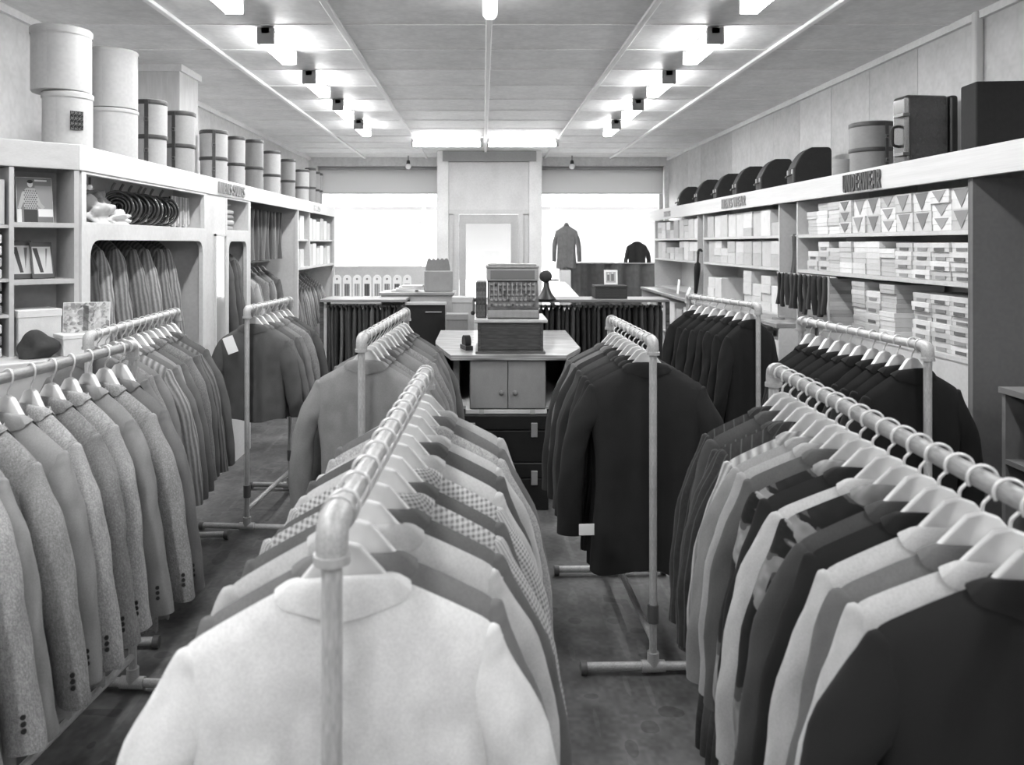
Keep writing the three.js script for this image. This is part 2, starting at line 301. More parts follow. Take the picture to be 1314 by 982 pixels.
function hanger(pos, turn, g, label, group) {
  const t = thing('coat_hanger', label, 'hanger', pos, turn, group);
  part('hanger_arms', hangGeo, M(g, 'paint', { roughness: .6 }), t); part('hook', hookGeo, hookMat, t);
}
// ---------------------------------------------------------------- pipe racks
const pipeM = M(206, 'pipe', { metalness: .1, roughness: .4 }), pipeDark = M(120, 'pipe', { metalness: .3, roughness: .5 });
function rack(label, a, b, H = 1.29, o = {}) {
  const dx = b[0] - a[0], dz = b[1] - a[1], L = Math.hypot(dx, dz), t = thing('pipe_garment_rack', label, 'clothes rack', [a[0], 0, -a[1]], Math.atan2(-dx, dz)), R = .0165;
  // local: bar runs along -z from 0 to -L
  part('top_bar', rod([0, H, -.02], [0, H, -L + .02], R, 16), o.bar ? M(o.bar, 'pipe', { metalness: .1, roughness: .5 }) : pipeM, t);
  for (const z of [0, -L]) {
    const s = z ? 1 : -1;
    part('elbow', mergeGeometries([tube([[0, H, z + s * .045], [0, H, z + s * .02], [0, H - .006, z + s * .005], [0, H - .02, z], [0, H - .045, z]], .0225, 14, 14), rod([0, H, z + s * .04], [0, H, z + s * .05], .0255, 16), rod([0, H - .04, z], [0, H - .052, z], .0255, 16)]), pipeM, t);
    const ps = part('post', rod([0, .05, z], [0, H - .03, z], .0148, 16), pipeM, t);
    part('coupling', rod([0, .2, z], [0, .27, z], .021, 14), pipeDark, ps);
    const f = part('foot', rod([-.27, .03, z], [.27, .03, z], .0165, 14), pipeM, t);
    part('tee', mergeGeometries([rod([-.045, .03, z], [.045, .03, z], .023, 14), rod([0, .03, z], [0, .085, z], .023, 14)]), pipeM, f);
    for (const x of [-.27, .27]) part('foot_cap', rod([x - .012, .026, z], [x + .012, .026, z], .024, 12), pipeDark, f);
  }
  part('lower_rail', rod([0, .13, -.01], [0, .13, -L + .01], .0135, 12), pipeM, t);
  return { L, dx: dx / L, dz: dz / L, H, a };
}
// hang garments along a rack; list: [grey, pattern, kind?, options?]
const WIN = 'from the end away from the windows';
function fill(R, list, yaw, where, grp, hg, o = {}) {
  const n = list.length, m0 = o.m0 ?? .06, m1 = o.m1 ?? .06, base = Math.atan2(-R.dx, R.dz);
  list.forEach((it, i) => {
    const s = lerp(m0, R.L - m1, (i + .5) / n) + rr(-.006, .006), x = R.a[0] + R.dx * s, z = -(R.a[1] + R.dz * s);
    const [g, tex, kind = o.kind || 'coat', oo = {}] = it, cloth = { tweed: 'tweed', hound: 'checked', pin: 'pinstriped', rib: 'ribbed', floral: 'flowered', wool: 'wool' }[tex];
    const turn = base + (yaw + rr(-7, 7)) * Math.PI / 180;
    const noun = kind === 'robe' ? 'gown' : 'jacket';
    jacket([x, R.H + rr(-.012, .004), z], turn, g, tex, kind, i % 7, `${toneWord(g)} ${cloth} ${noun}, ${ORD[i]} ${WIN}, ${where}`, grp, { ...o, ...oo, name: noun === 'gown' ? 'dressing_gown' : 'jacket', category: noun });
    hanger([x, R.H, z], turn + rr(-.05, .05), hg + (i % 3) * 6 - 6, `pale hanger in the ${ORD[i]} ${noun} counting toward the windows, ${where}`, 'coat hangers on the ' + where);
  });
}
const W_ = 'wool';
{ // middle of the floor, pale and checked jackets
  const R = rack('pipe rack loaded with white and checked jackets in mid floor', [-.205, 1.11], [-.168, 2.44]);
  fill(R, [[236, W_], [124, W_], [200, W_], [104, W_], [208, 'hound'], [100, W_], [216, 'hound'], [206, W_], [94, W_], [206, W_], [200, 'tweed'], [116, W_], [190, W_]], 5, 'pale checked rack', 'jackets on the pale checked rack', 226, { m0: .035, m1: .03 });
}
{ // mixed gowns and jackets
  const R = rack('pipe rack of mixed flowered, pale and black gowns', [.785, 1.0], [.88, 2.48], 1.29, { bar: 165 });
  fill(R, [[22, W_], [204, W_, 'robe'], [112, W_, 'robe'], [200, W_, 'robe'], [20, W_, 'robe'], [70, W_, 'robe'], [150, 'floral', 'robe'], [205, W_, 'robe'], [26, W_, 'robe'], [165, 'floral', 'robe'], [96, W_, 'robe'], [176, W_, 'robe'], [150, W_, 'robe', { m: { roughness: .45 } }], [198, 'rib', 'robe', { m: { roughness: .5 } }], [84, 'pin', 'robe'], [88, 'pin', 'robe'], [80, W_, 'robe'], [84, 'pin', 'robe']], -12, 'mixed gown rack', 'garments on the mixed gown rack', 226, { m0: .14, m1: .05 });
}
{ // tweeds
  const R = rack('pipe rack of grey tweed jackets with white hangers', [-1.40, 1.72], [-1.31, 3.06], 1.29, { bar: 165 });
  fill(R, [[196, 'tweed'], [176, 'tweed'], [190, 'tweed'], [150, W_], [168, 'tweed'], [156, W_], [190, 'tweed'], [150, 'tweed'], [188, 'tweed'], [144, W_], [172, 'tweed'], [120, W_]], -20, 'tweed rack', 'jackets on the tweed rack', 236, { m0: .05, m1: .04, buttons: true });
}
{
  const R = rack('pipe rack of grey jackets alongside the wardrobes', [-1.62, 3.36], [-1.72, 4.6]);
  fill(R, [[120, W_], [150, 'tweed'], [128, W_], [160, 'rib'], [112, W_], [150, W_], [104, W_], [140, 'tweed'], [100, W_], [124, 'rib'], [96, W_], [104, W_]], -14, 'wardrobe side rack', 'jackets on the rack alongside the wardrobes', 232, { kind: 'coat', m0: .05 });
}
{
  const R = rack('short pipe rack with a paper tag on its end jacket', [-1.37, 4.75], [-1.31, 5.56]);
  fill(R, [[92, W_], [108, W_], [96, W_], [128, W_], [150, 'tweed'], [92, W_], [84, W_]], -8, 'paper tag rack', 'jackets on the short rack with paper tag', 226, { kind: 'short' });
  const t = one('paper_tag', 'white paper tag pinned on a dark jacket of the short rack', 'tag', rbox(-.03, .03, -.05, .05, -.001, .001, .0008), M(240), [-1.462, 1.085, -4.735], .2); t.rotation.z = .35;
}
{
  const R = rack('pipe rack of plain grey jackets before the trouser display', [-.486, 3.27], [-.43, 4.6]);
  fill(R, [[146, W_], [138, W_], [150, 'tweed'], [126, W_], [140, W_], [120, W_], [158, 'tweed'], [118, W_], [112, W_], [124, W_], [100, W_]], -18, 'plain grey rack', 'jackets on the plain grey rack', 230);
}
{
  const R = rack('pipe rack of black jackets beside the trunks', [.66, 3.18], [.64, 4.13]);
  fill(R, [[34, W_], [32, W_], [46, W_], [38, W_], [70, W_], [44, W_], [124, W_], [58, W_], [104, W_]], -6, 'dark trunk rack', 'jackets on the dark rack beside trunks', 236);
  one('paper_tag', 'white paper tag at the hem of a black jacket beside trunks', 'tag', rbox(-.03, .03, -.022, .022, -.001, .001, .0008), M(236), [.40, .565, -3.165], .06);
}
{
  const R = rack('pipe rack of black jackets in front of the shirt boxes', [1.64, 3.02], [1.575, 4.06]);
  fill(R, [[14, W_], [12, W_], [18, W_], [14, W_], [22, W_], [14, W_], [18, W_], [12, W_], [22, W_], [16, W_]], 16, 'black shirt-box rack', 'jackets on the black rack before shirt boxes', 232);
}
{
  const R = rack('pipe rack of black jackets by the long low counter', [1.68, 5.0], [1.49, 5.95]);
  fill(R, [[22, W_], [18, W_], [30, W_], [20, W_], [26, W_], [20, W_], [18, W_], [22, W_]], 12, 'black counter rack', 'jackets on the black rack by the long counter', 230, { kind: 'mini' });
}
// ---------------------------------------------------------------- wardrobe side: fascia, ledge, fitted units
const FX = -1.9, white = M(216, 'paint', { roughness: .55 }), offw = M(212, 'paint', { roughness: .6 });
const face = (g) => g.rotateY(Math.PI / 2);              // drawn as (distance from the lens wall, height) -> faces the aisle
function rrect(d0, d1, y0, y1, r) {
  const p = new THREE.Path(); p.moveTo(d0, y0); p.lineTo(d1, y0); p.lineTo(d1, y1 - r); p.quadraticCurveTo(d1, y1, d1 - r, y1); p.lineTo(d0 + r, y1); p.quadraticCurveTo(d0, y1, d0, y1 - r); p.lineTo(d0, y0); return p;
}
{
  const f = struct('trim_6', null, null, 'deep white fascia ledge carrying the hat boxes above the wardrobes', 'ledge');
  part('fascia_board', rbox(FX - .02, FX + .005, 2.016, 2.137, -10.5, -3.845, .004), white, f);
  part('ledge_board', box(XL, FX - .02, 2.085, 2.11, -10.5, -3.86), offw, f);
  const e = part('fascia_end', rbox(-.62, .004, 2.016, 2.137, -.022, .003, .004), M(200, 'paint', { roughness: .55 }), f); e.position.set(FX, 0, -3.848); e.rotation.y = Math.PI / 4;
  part('ledge_corner', ext(poly([[FX - .015, 3.85], [-2.3, 3.45], [-2.66, 3.2], [-2.66, 3.87], [FX - .015, 3.87]]), .025).rotateX(-Math.PI / 2).translate(0, 2.085, 0), offw, f);
}
// lettering cut from board, on the fascias
const font = await new FontLoader().loadAsync('fonts/droid/droid_sans_bold.typeface.json');
function sign(text, x, d0, d1, y0, y1, right, label, g) {
  const geo = new TextGeometry(text, { font, size: .1, depth: .012, curveSegments: 4 }); geo.computeBoundingBox(); const b = geo.boundingBox, w = Math.abs(d1 - d0);
  geo.translate(-b.min.x, -b.min.y, 0); geo.scale(w / (b.max.x - b.min.x), (y1 - y0) / (b.max.y - b.min.y), 1);
  geo.rotateY(right ? -Math.PI / 2 : Math.PI / 2);
  one('fascia_lettering', label, 'sign', geo, M(g, null, { roughness: .7 }), [x, y0, right ? -d1 : -d0]);
}
sign('MENS SUITS', FX + .005, 5.85, 6.48, 2.035, 2.117, false, 'grey cut-out letters MENS SUITS on the wardrobe fascia', 135);
sign('HATS', FX + .005, 9.15, 9.5, 2.04, 2.11, false, 'small pale cut-out letters on the wardrobe fascia near the window', 190);
function unit(label, d0, d1) { const t = thing('fitted_wardrobe', label, 'wardrobe', [0, 0, 0]); part('side_panel', box(XL + .01, FX - .03, 0, 2.08, -d1, -d1 + .022), offw, t); return t; }
{
  const t = unit('white fitted wardrobe with a wide rounded opening and belt alcove', 3.88, 5.62);
  const s = poly([[3.88, 0], [5.62, 0], [5.62, 2.016], [3.88, 2.016]]); s.holes.push(rrect(3.92, 5.585, 1.772, 2.005, .004), rrect(3.96, 5.555, .5, 1.69, .1));
  part('face_frame', face(ext(s, .026, .002, 8)).translate(FX - .028, 0, 0), white, t);
  part('alcove_shelf', box(-2.12, FX - .03, 1.752, 1.772, -5.6, -4.12), offw, t);
  part('alcove_back', box(-2.14, -2.12, 1.752, 2.08, -5.6, -4.12), offw, t);
  part('wardrobe_back', box(XL + .002, XL + .02, 0, 1.75, -5.6, -4.12), offw, t);
  part('hanging_rail', rod([-2.23, 1.83, -5.59], [-2.23, 1.83, -4.15], .014), pipeM, t);
  part('side_board', ext(poly([[-1.93, 3.89], [-2.13, 4.09], [-2.66, 4.09], [-2.66, 4.11], [-2.12, 4.11], [-1.93, 3.91]]), 2.07).rotateX(-Math.PI / 2), offw, t);
}
{
  const t = thing('mirror_pier', 'white pier with a narrow glazed strip between two wardrobe openings', 'pier', [0, 0, 0]);
  part('pier_board', box(FX - .3, FX - .002, 0, 2.016, -6.05, -5.625), white, t);
  part('strip_frame', mergeGeometries([box(FX - .004, FX + .012, .7, 1.74, -5.80, -5.785), box(FX - .004, FX + .012, .7, 1.74, -6.035, -6.02), box(FX - .004, FX + .012, 1.725, 1.74, -6.035, -5.785)]), offw, t);
  part('glass_strip', box(FX - .003, FX + .004, .7, 1.725, -6.02, -5.80), M(190, null, { roughness: .08, metalness: .4 }), t);
}
{
  const t = unit('white fitted wardrobe with a narrow rounded opening and folded clothes above', 6.05, 6.65);
  const s = poly([[6.05, 0], [6.65, 0], [6.65, 2.016], [6.05, 2.016]]); s.holes.push(rrect(6.08, 6.63, 1.772, 2.005, .004), rrect(6.12, 6.585, .5, 1.69, .08));
  part('face_frame', face(ext(s, .026, .002, 8)).translate(FX - .028, 0, 0), white, t);
  part('alcove_shelf', box(-2.4, FX - .03, 1.752, 1.772, -6.62, -6.07), offw, t);
  part('alcove_back', box(-2.42, -2.4, 1.752, 2.08, -6.62, -6.07), offw, t);
  part('wardrobe_back', box(-2.24, -2.22, 0, 1.75, -6.62, -6.07), offw, t);
  part('hanging_rail', rod([-2.1, 1.735, -6.62], [-2.1, 1.735, -6.08], .014), pipeM, t);
}
{
  const t = unit('open two tier wardrobe bay with trousers above jackets', 6.65, 8.42);
  part('wardrobe_back', box(XL + .002, XL + .02, 0, 2.08, -8.4, -6.66), offw, t);
  part('upper_rail', rod([-2.2, 1.97, -8.4], [-2.2, 1.97, -6.66], .013), pipeM, t);
  part('lower_rail', rod([-2.2, 1.5, -8.4], [-2.2, 1.5, -6.66], .013), pipeM, t);
  part('middle_shelf', box(XL + .02, FX - .3, 1.53, 1.55, -8.4, -6.66), offw, t);
  part('front_edge', box(FX - .03, FX, 0, 2.016, -6.69, -6.65), white, t);
  part('front_edge', box(FX - .03, FX, 0, 2.016, -8.43, -8.39), white, t);
}
{
  const t = unit('white wardrobe bay with shelves of pale goods over jackets', 8.42, 10.5);
  part('wardrobe_back', box(XL + .002, XL + .02, 0, 2.08, -10.48, -8.44), offw, t);
  part('shelf', box(XL + .02, FX - .01, 1.40, 1.425, -10.48, -8.44), white, t);
  part('shelf', box(XL + .02, FX - .03, 1.70, 1.72, -10.48, -8.44), white, t);
  part('divider', box(XL + .02, FX - .01, 1.42, 2.08, -9.04, -9.015), offw, t);
  part('hanging_rail', rod([-2.2, 1.36, -10.48], [-2.2, 1.36, -8.44], .013), pipeM, t);
  part('front_edge', box(FX - .03, FX, 0, 2.016, -10.5, -10.46), white, t);
}
function rail(x, d0, d1, H) { return { a: [x, d0], dx: 0, dz: 1, L: d1 - d0, H }; }
fill(rail(-2.23, 4.16, 5.56, 1.83), [[80, 'rib'], [168, 'rib'], [150, 'rib'], [132, 'rib'], [160, 'rib'], [140, 'rib'], [150, 'rib']], -30, 'wide wardrobe opening', 'jackets in the wide wardrobe opening', 150, { kind: 'full' });
fill(rail(-2.1, 6.2, 6.6, 1.735), [[92, W_], [84, W_], [100, W_]], -24, 'narrow wardrobe opening', 'jackets in the narrow wardrobe opening', 180, { kind: 'mini' });
fill(rail(-2.22, 6.75, 8.35, 1.5), [[150, W_], [176, 'tweed'], [130, W_], [190, W_], [140, W_], [170, 'tweed'], [120, W_], [160, W_], [110, W_]], -22, 'two tier bay', 'jackets in the two tier bay', 200, { kind: 'mini' });
fill(rail(-2.22, 8.55, 10.4, 1.36), [[130, 'rib'], [150, 'rib'], [140, 'rib'], [170, 'rib'], [150, 'rib'], [182, 'rib'], [160, 'rib'], [150, 'rib'], [170, 'rib']], -22, 'bay beside the window', 'jackets in the bay beside the window', 200, { kind: 'short' });
// folded trousers over a rail: flat drop with a rounded fold on top
function trouserGeo(w, len, th, sd) {
  return grid(20, 14, (i, j) => {
    const a = i * Math.PI * 2, t = j, cap = Math.sqrt(Math.max(0, 1 - (1 - Math.min(1, t / .04)) ** 2)), c = Math.cos(a), s = Math.sin(a);
    const x = Math.sign(c) * Math.pow(Math.abs(c), .5) * w * (1 - .06 * Math.sin(t * 3 + sd)), z = s * th * cap * (1 + .3 * Math.sin(c * 5 + sd) * t) + .012 * Math.sin(t * 4 + sd * 2) * t;
    return [x, .012 - t * len, z, x + .3 * s, -t * len];
  }, true);
}
const trA = [0, 1, 2, 3].map((k) => trouserGeo(.12, .46, .03, k * 1.7)), trB = [0, 1, 2, 3].map((k) => trouserGeo(.12, .78, .021, k * 2.3));
for (let i = 0; i < 13; i++) {
  const g = [120, 150, 136, 110, 158, 128][i % 6];
  one('trousers', `${toneWord(g)} folded trousers, ${ORD[i]} ${WIN}, upper wardrobe rail`, 'trousers', trA[i % 4], M(g, 'rib'), [-2.13, 1.97, -(6.78 + i * .122)], -.35 + rr(-.1, .1), 'trousers on the upper wardrobe rail');
}
// crumpled or folded cloth
function blob(rx, ry, rz, sd, amp = .25, fr = 3) {
  const g = new THREE.SphereGeometry(1, 28, 20), p = g.attributes.position;
  for (let i = 0; i < p.count; i++) {
    const x = p.getX(i), y = p.getY(i), z = p.getZ(i), k = 1 + amp * (Math.sin(x * fr + sd) * Math.sin(y * fr * 1.3 + sd * 2) + .6 * Math.sin(z * fr * 1.7 + x * fr + sd * 3));
    p.setXYZ(i, x * rx * k, Math.max(-.55, y * k) * ry, z * rz * k);
  }
  g.computeVertexNormals(); return g;
}
function foldedStack(base, n, w, d, g0, label, group, cat = 'folded clothes') {
  for (let i = 0; i < n; i++) one('folded_garment', `${label}, ${ORD[i]} up from the shelf`, cat, rbox(-w / 2, w / 2, 0, .04, -d / 2, d / 2, .018, 4), M(g0[i % g0.length], W_), [base[0] + rr(-.008, .008), base[1] + i * .041, base[2] + rr(-.008, .008)], rr(-.06, .06), group);
}
// belt alcove
{
  const y = 1.772;
  one('scarf', 'crumpled pale scarf heaped at the splayed end of the belt alcove', 'scarf', blob(.07, .08, .11, 1, .35, 5), M(200, W_), [-2.02, y + .045, -4.24]);
  one('scarf', 'crumpled white scarf lying beside the hanging belts', 'scarf', blob(.06, .05, .12, 2.6, .35, 6), M(225, W_), [-1.995, y + .028, -4.4]);
  one('scarf', 'crumpled mid grey scarf on top of the pale one', 'scarf', blob(.05, .05, .08, 4.1, .3, 6), M(150, W_), [-2.03, y + .12, -4.28]);
  const b = thing('white_ball', 'tiny white ball on a thin dark stem in the belt alcove', 'light', [-1.98, 1.955, -4.12]); part('bulb', new THREE.SphereGeometry(.014, 16, 12), M(250, null, { roughness: .1 }), b); part('cap', rod([0, .01, 0], [0, .05, 0], .006), M(90), b);  // plain white ball with a small dark stem
  for (let i = 0; i < 7; i++) {
    const d = 4.52 + i * .105, t = thing('leather_belt', `dark coiled leather belt, ${ORD[i]} from the scarves in the alcove`, 'belt', [-2.015 + rr(-.01, .01), 1.872, -d], .45 + rr(-.12, .12), 'coiled belts in the alcove'), lm = M([62, 76, 54][i % 3], 'leather', { roughness: .28, clearcoat: .6 });
    part('belt_coil', mergeGeometries([.028, .046, .064, .082].map((r, k) => new THREE.TorusGeometry(r, .0085, 8, 30).scale(1, 1 + .05 * (k % 2), 2.1))), lm, t);
    part('belt_tongue', tube([[-.03, .078, 0], [-.022, .11, .004], [-.008, .135, .006]], .008, 8, 6), M(150, 'leather', { roughness: .35 }), t);
    part('buckle', new THREE.TorusGeometry(.02, .005, 8, 16).translate(0, -.05, .02), M(210, null, { metalness: .9, roughness: .25 }), t);
  }
  for (let i = 0; i < 6; i++) { const g = [215, 60, 190, 70, 205, 84][i]; one('necktie', `${toneWord(g)} necktie, ${ORD[i]} from the belts in the alcove`, 'necktie', ext(poly([[-.022, .2], [.022, .2], [.034, .03], [0, 0], [-.034, .03]]), .006, .002).translate(0, 0, -.003), M(g, 'rib'), [-1.99 - (i % 2) * .03, 1.775, -(5.27 + i * .048)], .9 + rr(-.15, .15), 'neckties in the alcove'); }
  foldedStack([-2.08, y, -6.28], 4, .26, .26, [170, 190, 140, 180], 'folded pullover in the narrow alcove', 'folded pullovers in the narrow alcove', 'pullover');
  one('scarf', 'crumpled grey scarf topping the folded pullovers', 'scarf', blob(.09, .035, .1, 3, .3, 5), M(175, W_), [-2.06, y + .164 + .018, -6.28]);
}
// pale goods beside the window
for (let r = 0; r < 2; r++) for (let i = 0; i < 9; i++) {
  const d = 8.56 + i * .215; if (Math.abs(d - 9.03) < .11) continue;
  const g = [228, 215, 236, 205][(i + r) % 4];
  one('shirt_box', `${toneWord(g)} box, ${ORD[i]} from the trousers on the ${r ? 'upper' : 'lower'} shelf beside the window`, 'box', rbox(-.14, .14, 0, r ? rr(.2, .26) : rr(.18, .25), -.09, .09, .004), M(g, 'paint'), [-2.08, r ? 1.72 : 1.425, -d], 0, 'pale boxes beside the window');
}
// ---------------------------------------------------------------- splayed end shelves with display cards
const EC = new THREE.Matrix4().makeRotationY(Math.PI / 4).setPosition(FX, 0, -3.85);
const ew = (x, y, z) => new THREE.Vector3(x, y, z).applyMatrix4(EC).toArray();
{
  const t = thing('end_shelf', 'white splayed end shelf unit showing picture cards', 'shelf', [FX, 0, -3.85], Math.PI / 4), m = M(196, 'paint', { roughness: .6 });
  part('side_panel', box(-.022, 0, 0, 2.014, -.26, 0), m, t); part('divider', box(-.295, -.275, 0, 2.014, -.26, 0), m, t); part('side_panel', box(-.62, -.6, 0, 2.014, -.26, 0), m, t);
  part('back_panel', box(-.6, -.022, 0, 2.014, -.26, -.245), m, t);
  for (const y of [1.745, 1.485]) part('shelf', box(-.275, -.022, y, y + .022, -.245, 0), m, t);
  for (const y of [1.74, 1.5, 1.34]) part('shelf', box(-.6, -.295, y, y + .015, -.245, -.005), m, t);
  part('counter_top', rbox(-.64, .12, 1.13, 1.165, -.25, .22, .006), M(222, 'paint', { roughness: .4 }), t);
  part('counter_front', box(-.62, .1, 0, 1.13, .17, .19), m, t);
}
function canvasTex(w, h, fn) { const c = document.createElement('canvas'); c.width = w; c.height = h; fn(c.getContext('2d'), w, h); const t = new THREE.CanvasTexture(c); t.colorSpace = THREE.SRGBColorSpace; return t; }
function card(name, label, p, turn, lean, w, h, tex, g = 225) {
  const t = thing(name, label, 'picture card', p, turn), c = part('card_board', rbox(-w / 2, w / 2, 0, h, -.006, 0, .002), M(g), t); c.rotation.x = -lean;
  const pr = part('print', new THREE.PlaneGeometry(w * .97, h * .97).translate(0, h / 2, .0012), new THREE.MeshPhysicalMaterial({ map: tex, roughness: .5 }), c); return t;
}
const G = (v) => `rgb(${v},${v},${v})`;
card('display_card', 'display card showing a figure in a patterned pullover', ew(-.16, 1.767, -.09), Math.PI / 4, .14, .155, .215, canvasTex(256, 352, (c, w, h) => {
  c.fillStyle = G(120); c.fillRect(0, 0, w, h); c.fillStyle = G(150); c.fillRect(130, 60, 126, 200);
  c.fillStyle = G(215); c.beginPath(); c.ellipse(98, 48, 20, 27, 0, 0, 7); c.fill(); c.fillStyle = G(40); c.beginPath(); c.ellipse(98, 30, 21, 14, 0, 0, 7); c.fill();
  c.fillStyle = G(175); c.beginPath(); c.moveTo(70, 80); c.lineTo(130, 80); c.lineTo(172, 200); c.lineTo(200, 230); c.lineTo(180, 250); c.lineTo(140, 210); c.lineTo(140, 250); c.lineTo(50, 250); c.lineTo(48, 190); c.lineTo(20, 260); c.lineTo(4, 240); c.lineTo(36, 120); c.fill();
  c.fillStyle = G(90); for (let y = 0; y < 9; y++) for (let x = 0; x < 6; x++) { c.beginPath(); c.moveTo(54 + x * 16 + (y % 2) * 8, 96 + y * 17); c.lineTo(60 + x * 16 + (y % 2) * 8, 104 + y * 17); c.lineTo(54 + x * 16 + (y % 2) * 8, 112 + y * 17); c.lineTo(48 + x * 16 + (y % 2) * 8, 104 + y * 17); c.fill(); }
  c.fillStyle = G(52); c.fillRect(46, 250, 98, 102); c.fillStyle = G(235); c.fillRect(150, 246, 106, 62); c.fillStyle = G(225); c.fillRect(130, 12, 90, 14); c.fillStyle = G(220); c.fillRect(0, 250, 30, 102);
}));
const strap = (s) => canvasTex(192, 256, (c, w, h) => { c.fillStyle = G(90); c.fillRect(0, 0, w, h); c.fillStyle = G(215); c.fillRect(14, 30, w - 28, h - 60); c.fillStyle = G(70); c.beginPath(); c.moveTo(20, 40); c.lineTo(60, 40); c.lineTo(100, h - 40); c.lineTo(70, h - 40); c.fill(); c.fillStyle = G(120); c.beginPath(); c.moveTo(120 + s, 44); c.lineTo(150, 44); c.lineTo(120, h - 60); c.fill(); });
card('display_card', 'framed sketch card leaning at the divider under the pullover card', ew(-.205, 1.508, -.11), Math.PI / 4 + .15, .2, .1, .18, strap(0), 90);
card('display_card', 'framed sketch card leaning beside another under the pullover card', ew(-.125, 1.508, -.09), Math.PI / 4 + .1, .24, .1, .175, strap(14), 90);
{
  const p = ew(-.16, 1.166, -.09), b = thing('carton', 'plain white carton under the sketch cards', 'box', p, Math.PI / 4);
  part('carton_body', rbox(-.1, .08, 0, .2, -.12, .1, .004), M(226, 'paint'), b); part('lid', rbox(-.103, .083, .17, .205, -.123, .103, .004), M(232, 'paint'), b);
  const q = ew(-.02, 1.166, .1), b2 = thing('carton', 'low white carton holding up the pictured box', 'box', q, Math.PI / 4);
  part('carton_body', rbox(-.1, .1, 0, .09, -.07, .06, .004), M(232, 'paint'), b2); part('lid', rbox(-.103, .103, .075, .095, -.073, .063, .004), M(236, 'paint'), b2);
  card('pictured_box', 'flat box with a street scene picture on its face', ew(-.01, 1.262, .12), .25, .1, .2, .14, canvasTex(256, 180, (c, w, h) => { c.fillStyle = G(190); c.fillRect(0, 0, w, h); for (let i = 0; i < 260; i++) { const a = hash(i, 3), b = hash(i, 9); c.fillStyle = G(Math.floor(60 + 180 * hash(i, 5))); c.globalAlpha = .5; c.beginPath(); c.ellipse(a * w, b * h, 4 + 14 * hash(i, 1), 4 + 18 * hash(i, 2), hash(i, 7) * 3, 0, 7); c.fill(); } c.fillStyle = G(40); c.fillRect(110, 20, 30, 150); c.fillStyle = G(225); c.fillRect(170, 60, 40, 100); }));
  one('cloth_cap', 'dark soft cloth cap on the white end counter', 'cap', blob(.075, .07, .07, 2, .2, 3), M(64, W_), ew(-.21, 1.205, .1));
}
{
  let k = 0;
  for (const [y, n, g] of [[1.515, 4, [225, 190, 232, 214]], [1.355, 3, [150, 200, 120]], [1.166, 3, [210, 130, 220]]]) for (let i = 0; i < n; i++, k++) {
    const t = thing('shirt_packet', `${toneWord(g[i % g.length])} packet, ${ORD[i]} up, ${['upper', 'middle', 'bottom'][y > 1.5 ? 0 : y > 1.3 ? 1 : 2]} shelf behind the end divider`, 'packet', ew(-.42, y + i * .052, -.1), Math.PI / 4, 'packets behind the end divider');
    part('packet_body', rbox(-.115, .1, 0, .042, -.1, .09, .006), M(g[i % g.length], 'paint'), t); part('packet_edge', box(-.1, .085, .012, .03, .089, .0915), M(90), t);
  }
  one('catalogue', 'pale catalogue standing upright behind the end divider', 'book', rbox(-.02, .02, 0, .2, -.08, .08, .003), M(205, 'paint'), ew(-.33, 1.756, -.09), Math.PI / 4);
}
// ---------------------------------------------------------------- hat boxes on the wardrobe ledge
function hatBox(label, x, y, d, r, h, g, o = {}) {
  const t = thing('hat_box', label, 'hat box', [x, y, -d], o.turn || 0, o.group), m = M(g, o.tex || 'paint', { roughness: .55 }), dk = M(70, 'leather', { roughness: .5 });
  part('box_body', new THREE.LatheGeometry([[0, 0], [r * .97, 0], [r, .006], [r, h * (o.lid || .6) + .01]].map((p) => new THREE.Vector2(...p)), 40), m, t);
  part('lid', new THREE.LatheGeometry([[r + .004, h * (o.lid || .6)], [r + .005, h - .006], [r, h], [0, h]].map((p) => new THREE.Vector2(...p)), 40), m, t);
  if (o.bands) for (const [a, b] of [[h - .035, h - .004], [h * .46, h * .46 + .028]]) part('band', new THREE.LatheGeometry([[r + .002, a], [r + .008, a + .003], [r + .008, b - .003], [r + .002, b]].map((p) => new THREE.Vector2(...p)), 40), dk, t);
  if (o.strap !== undefined) {
    const a = o.strap, sx = Math.sin(a) * (r + .007), sz = Math.cos(a) * (r + .007), s = part('strap', rbox(-.012, .012, .01, h - .01, -.003, .004, .002), dk, t); s.position.set(sx, 0, sz); s.rotation.y = a;
    for (const y2 of [h * .3, h * .72]) part('buckle', new THREE.TorusGeometry(.015, .004, 8, 4).rotateZ(Math.PI / 4).translate(0, y2, .006), M(110, null, { metalness: .8, roughness: .35 }), s);
  }
  return t;
}
hatBox('plain pale hat box at the bottom of the splayed end stack', -2.03, 2.112, 4.0, .112, .29, 186, { lid: .9 });
{ const t = hatBox('wide plain hat box balanced on a narrower one', -2.06, 2.404, 4.0, .135, .31, 178, { lid: .88 }); }
one('paper_label', 'small dark printed label stuck on the bottom hat box', 'label', rbox(-.03, .03, -.045, .045, -.001, .001, .0008), M(110, 'floral'), [-1.945, 2.26, -3.918], .78);
hatBox('plain pale hat box under another of equal width', -2.09, 2.112, 4.62, .132, .31, 184, { lid: .93 });
hatBox('plain pale hat box stacked on another of equal width', -2.09, 2.424, 4.62, .132, .33, 180, { lid: .93 });
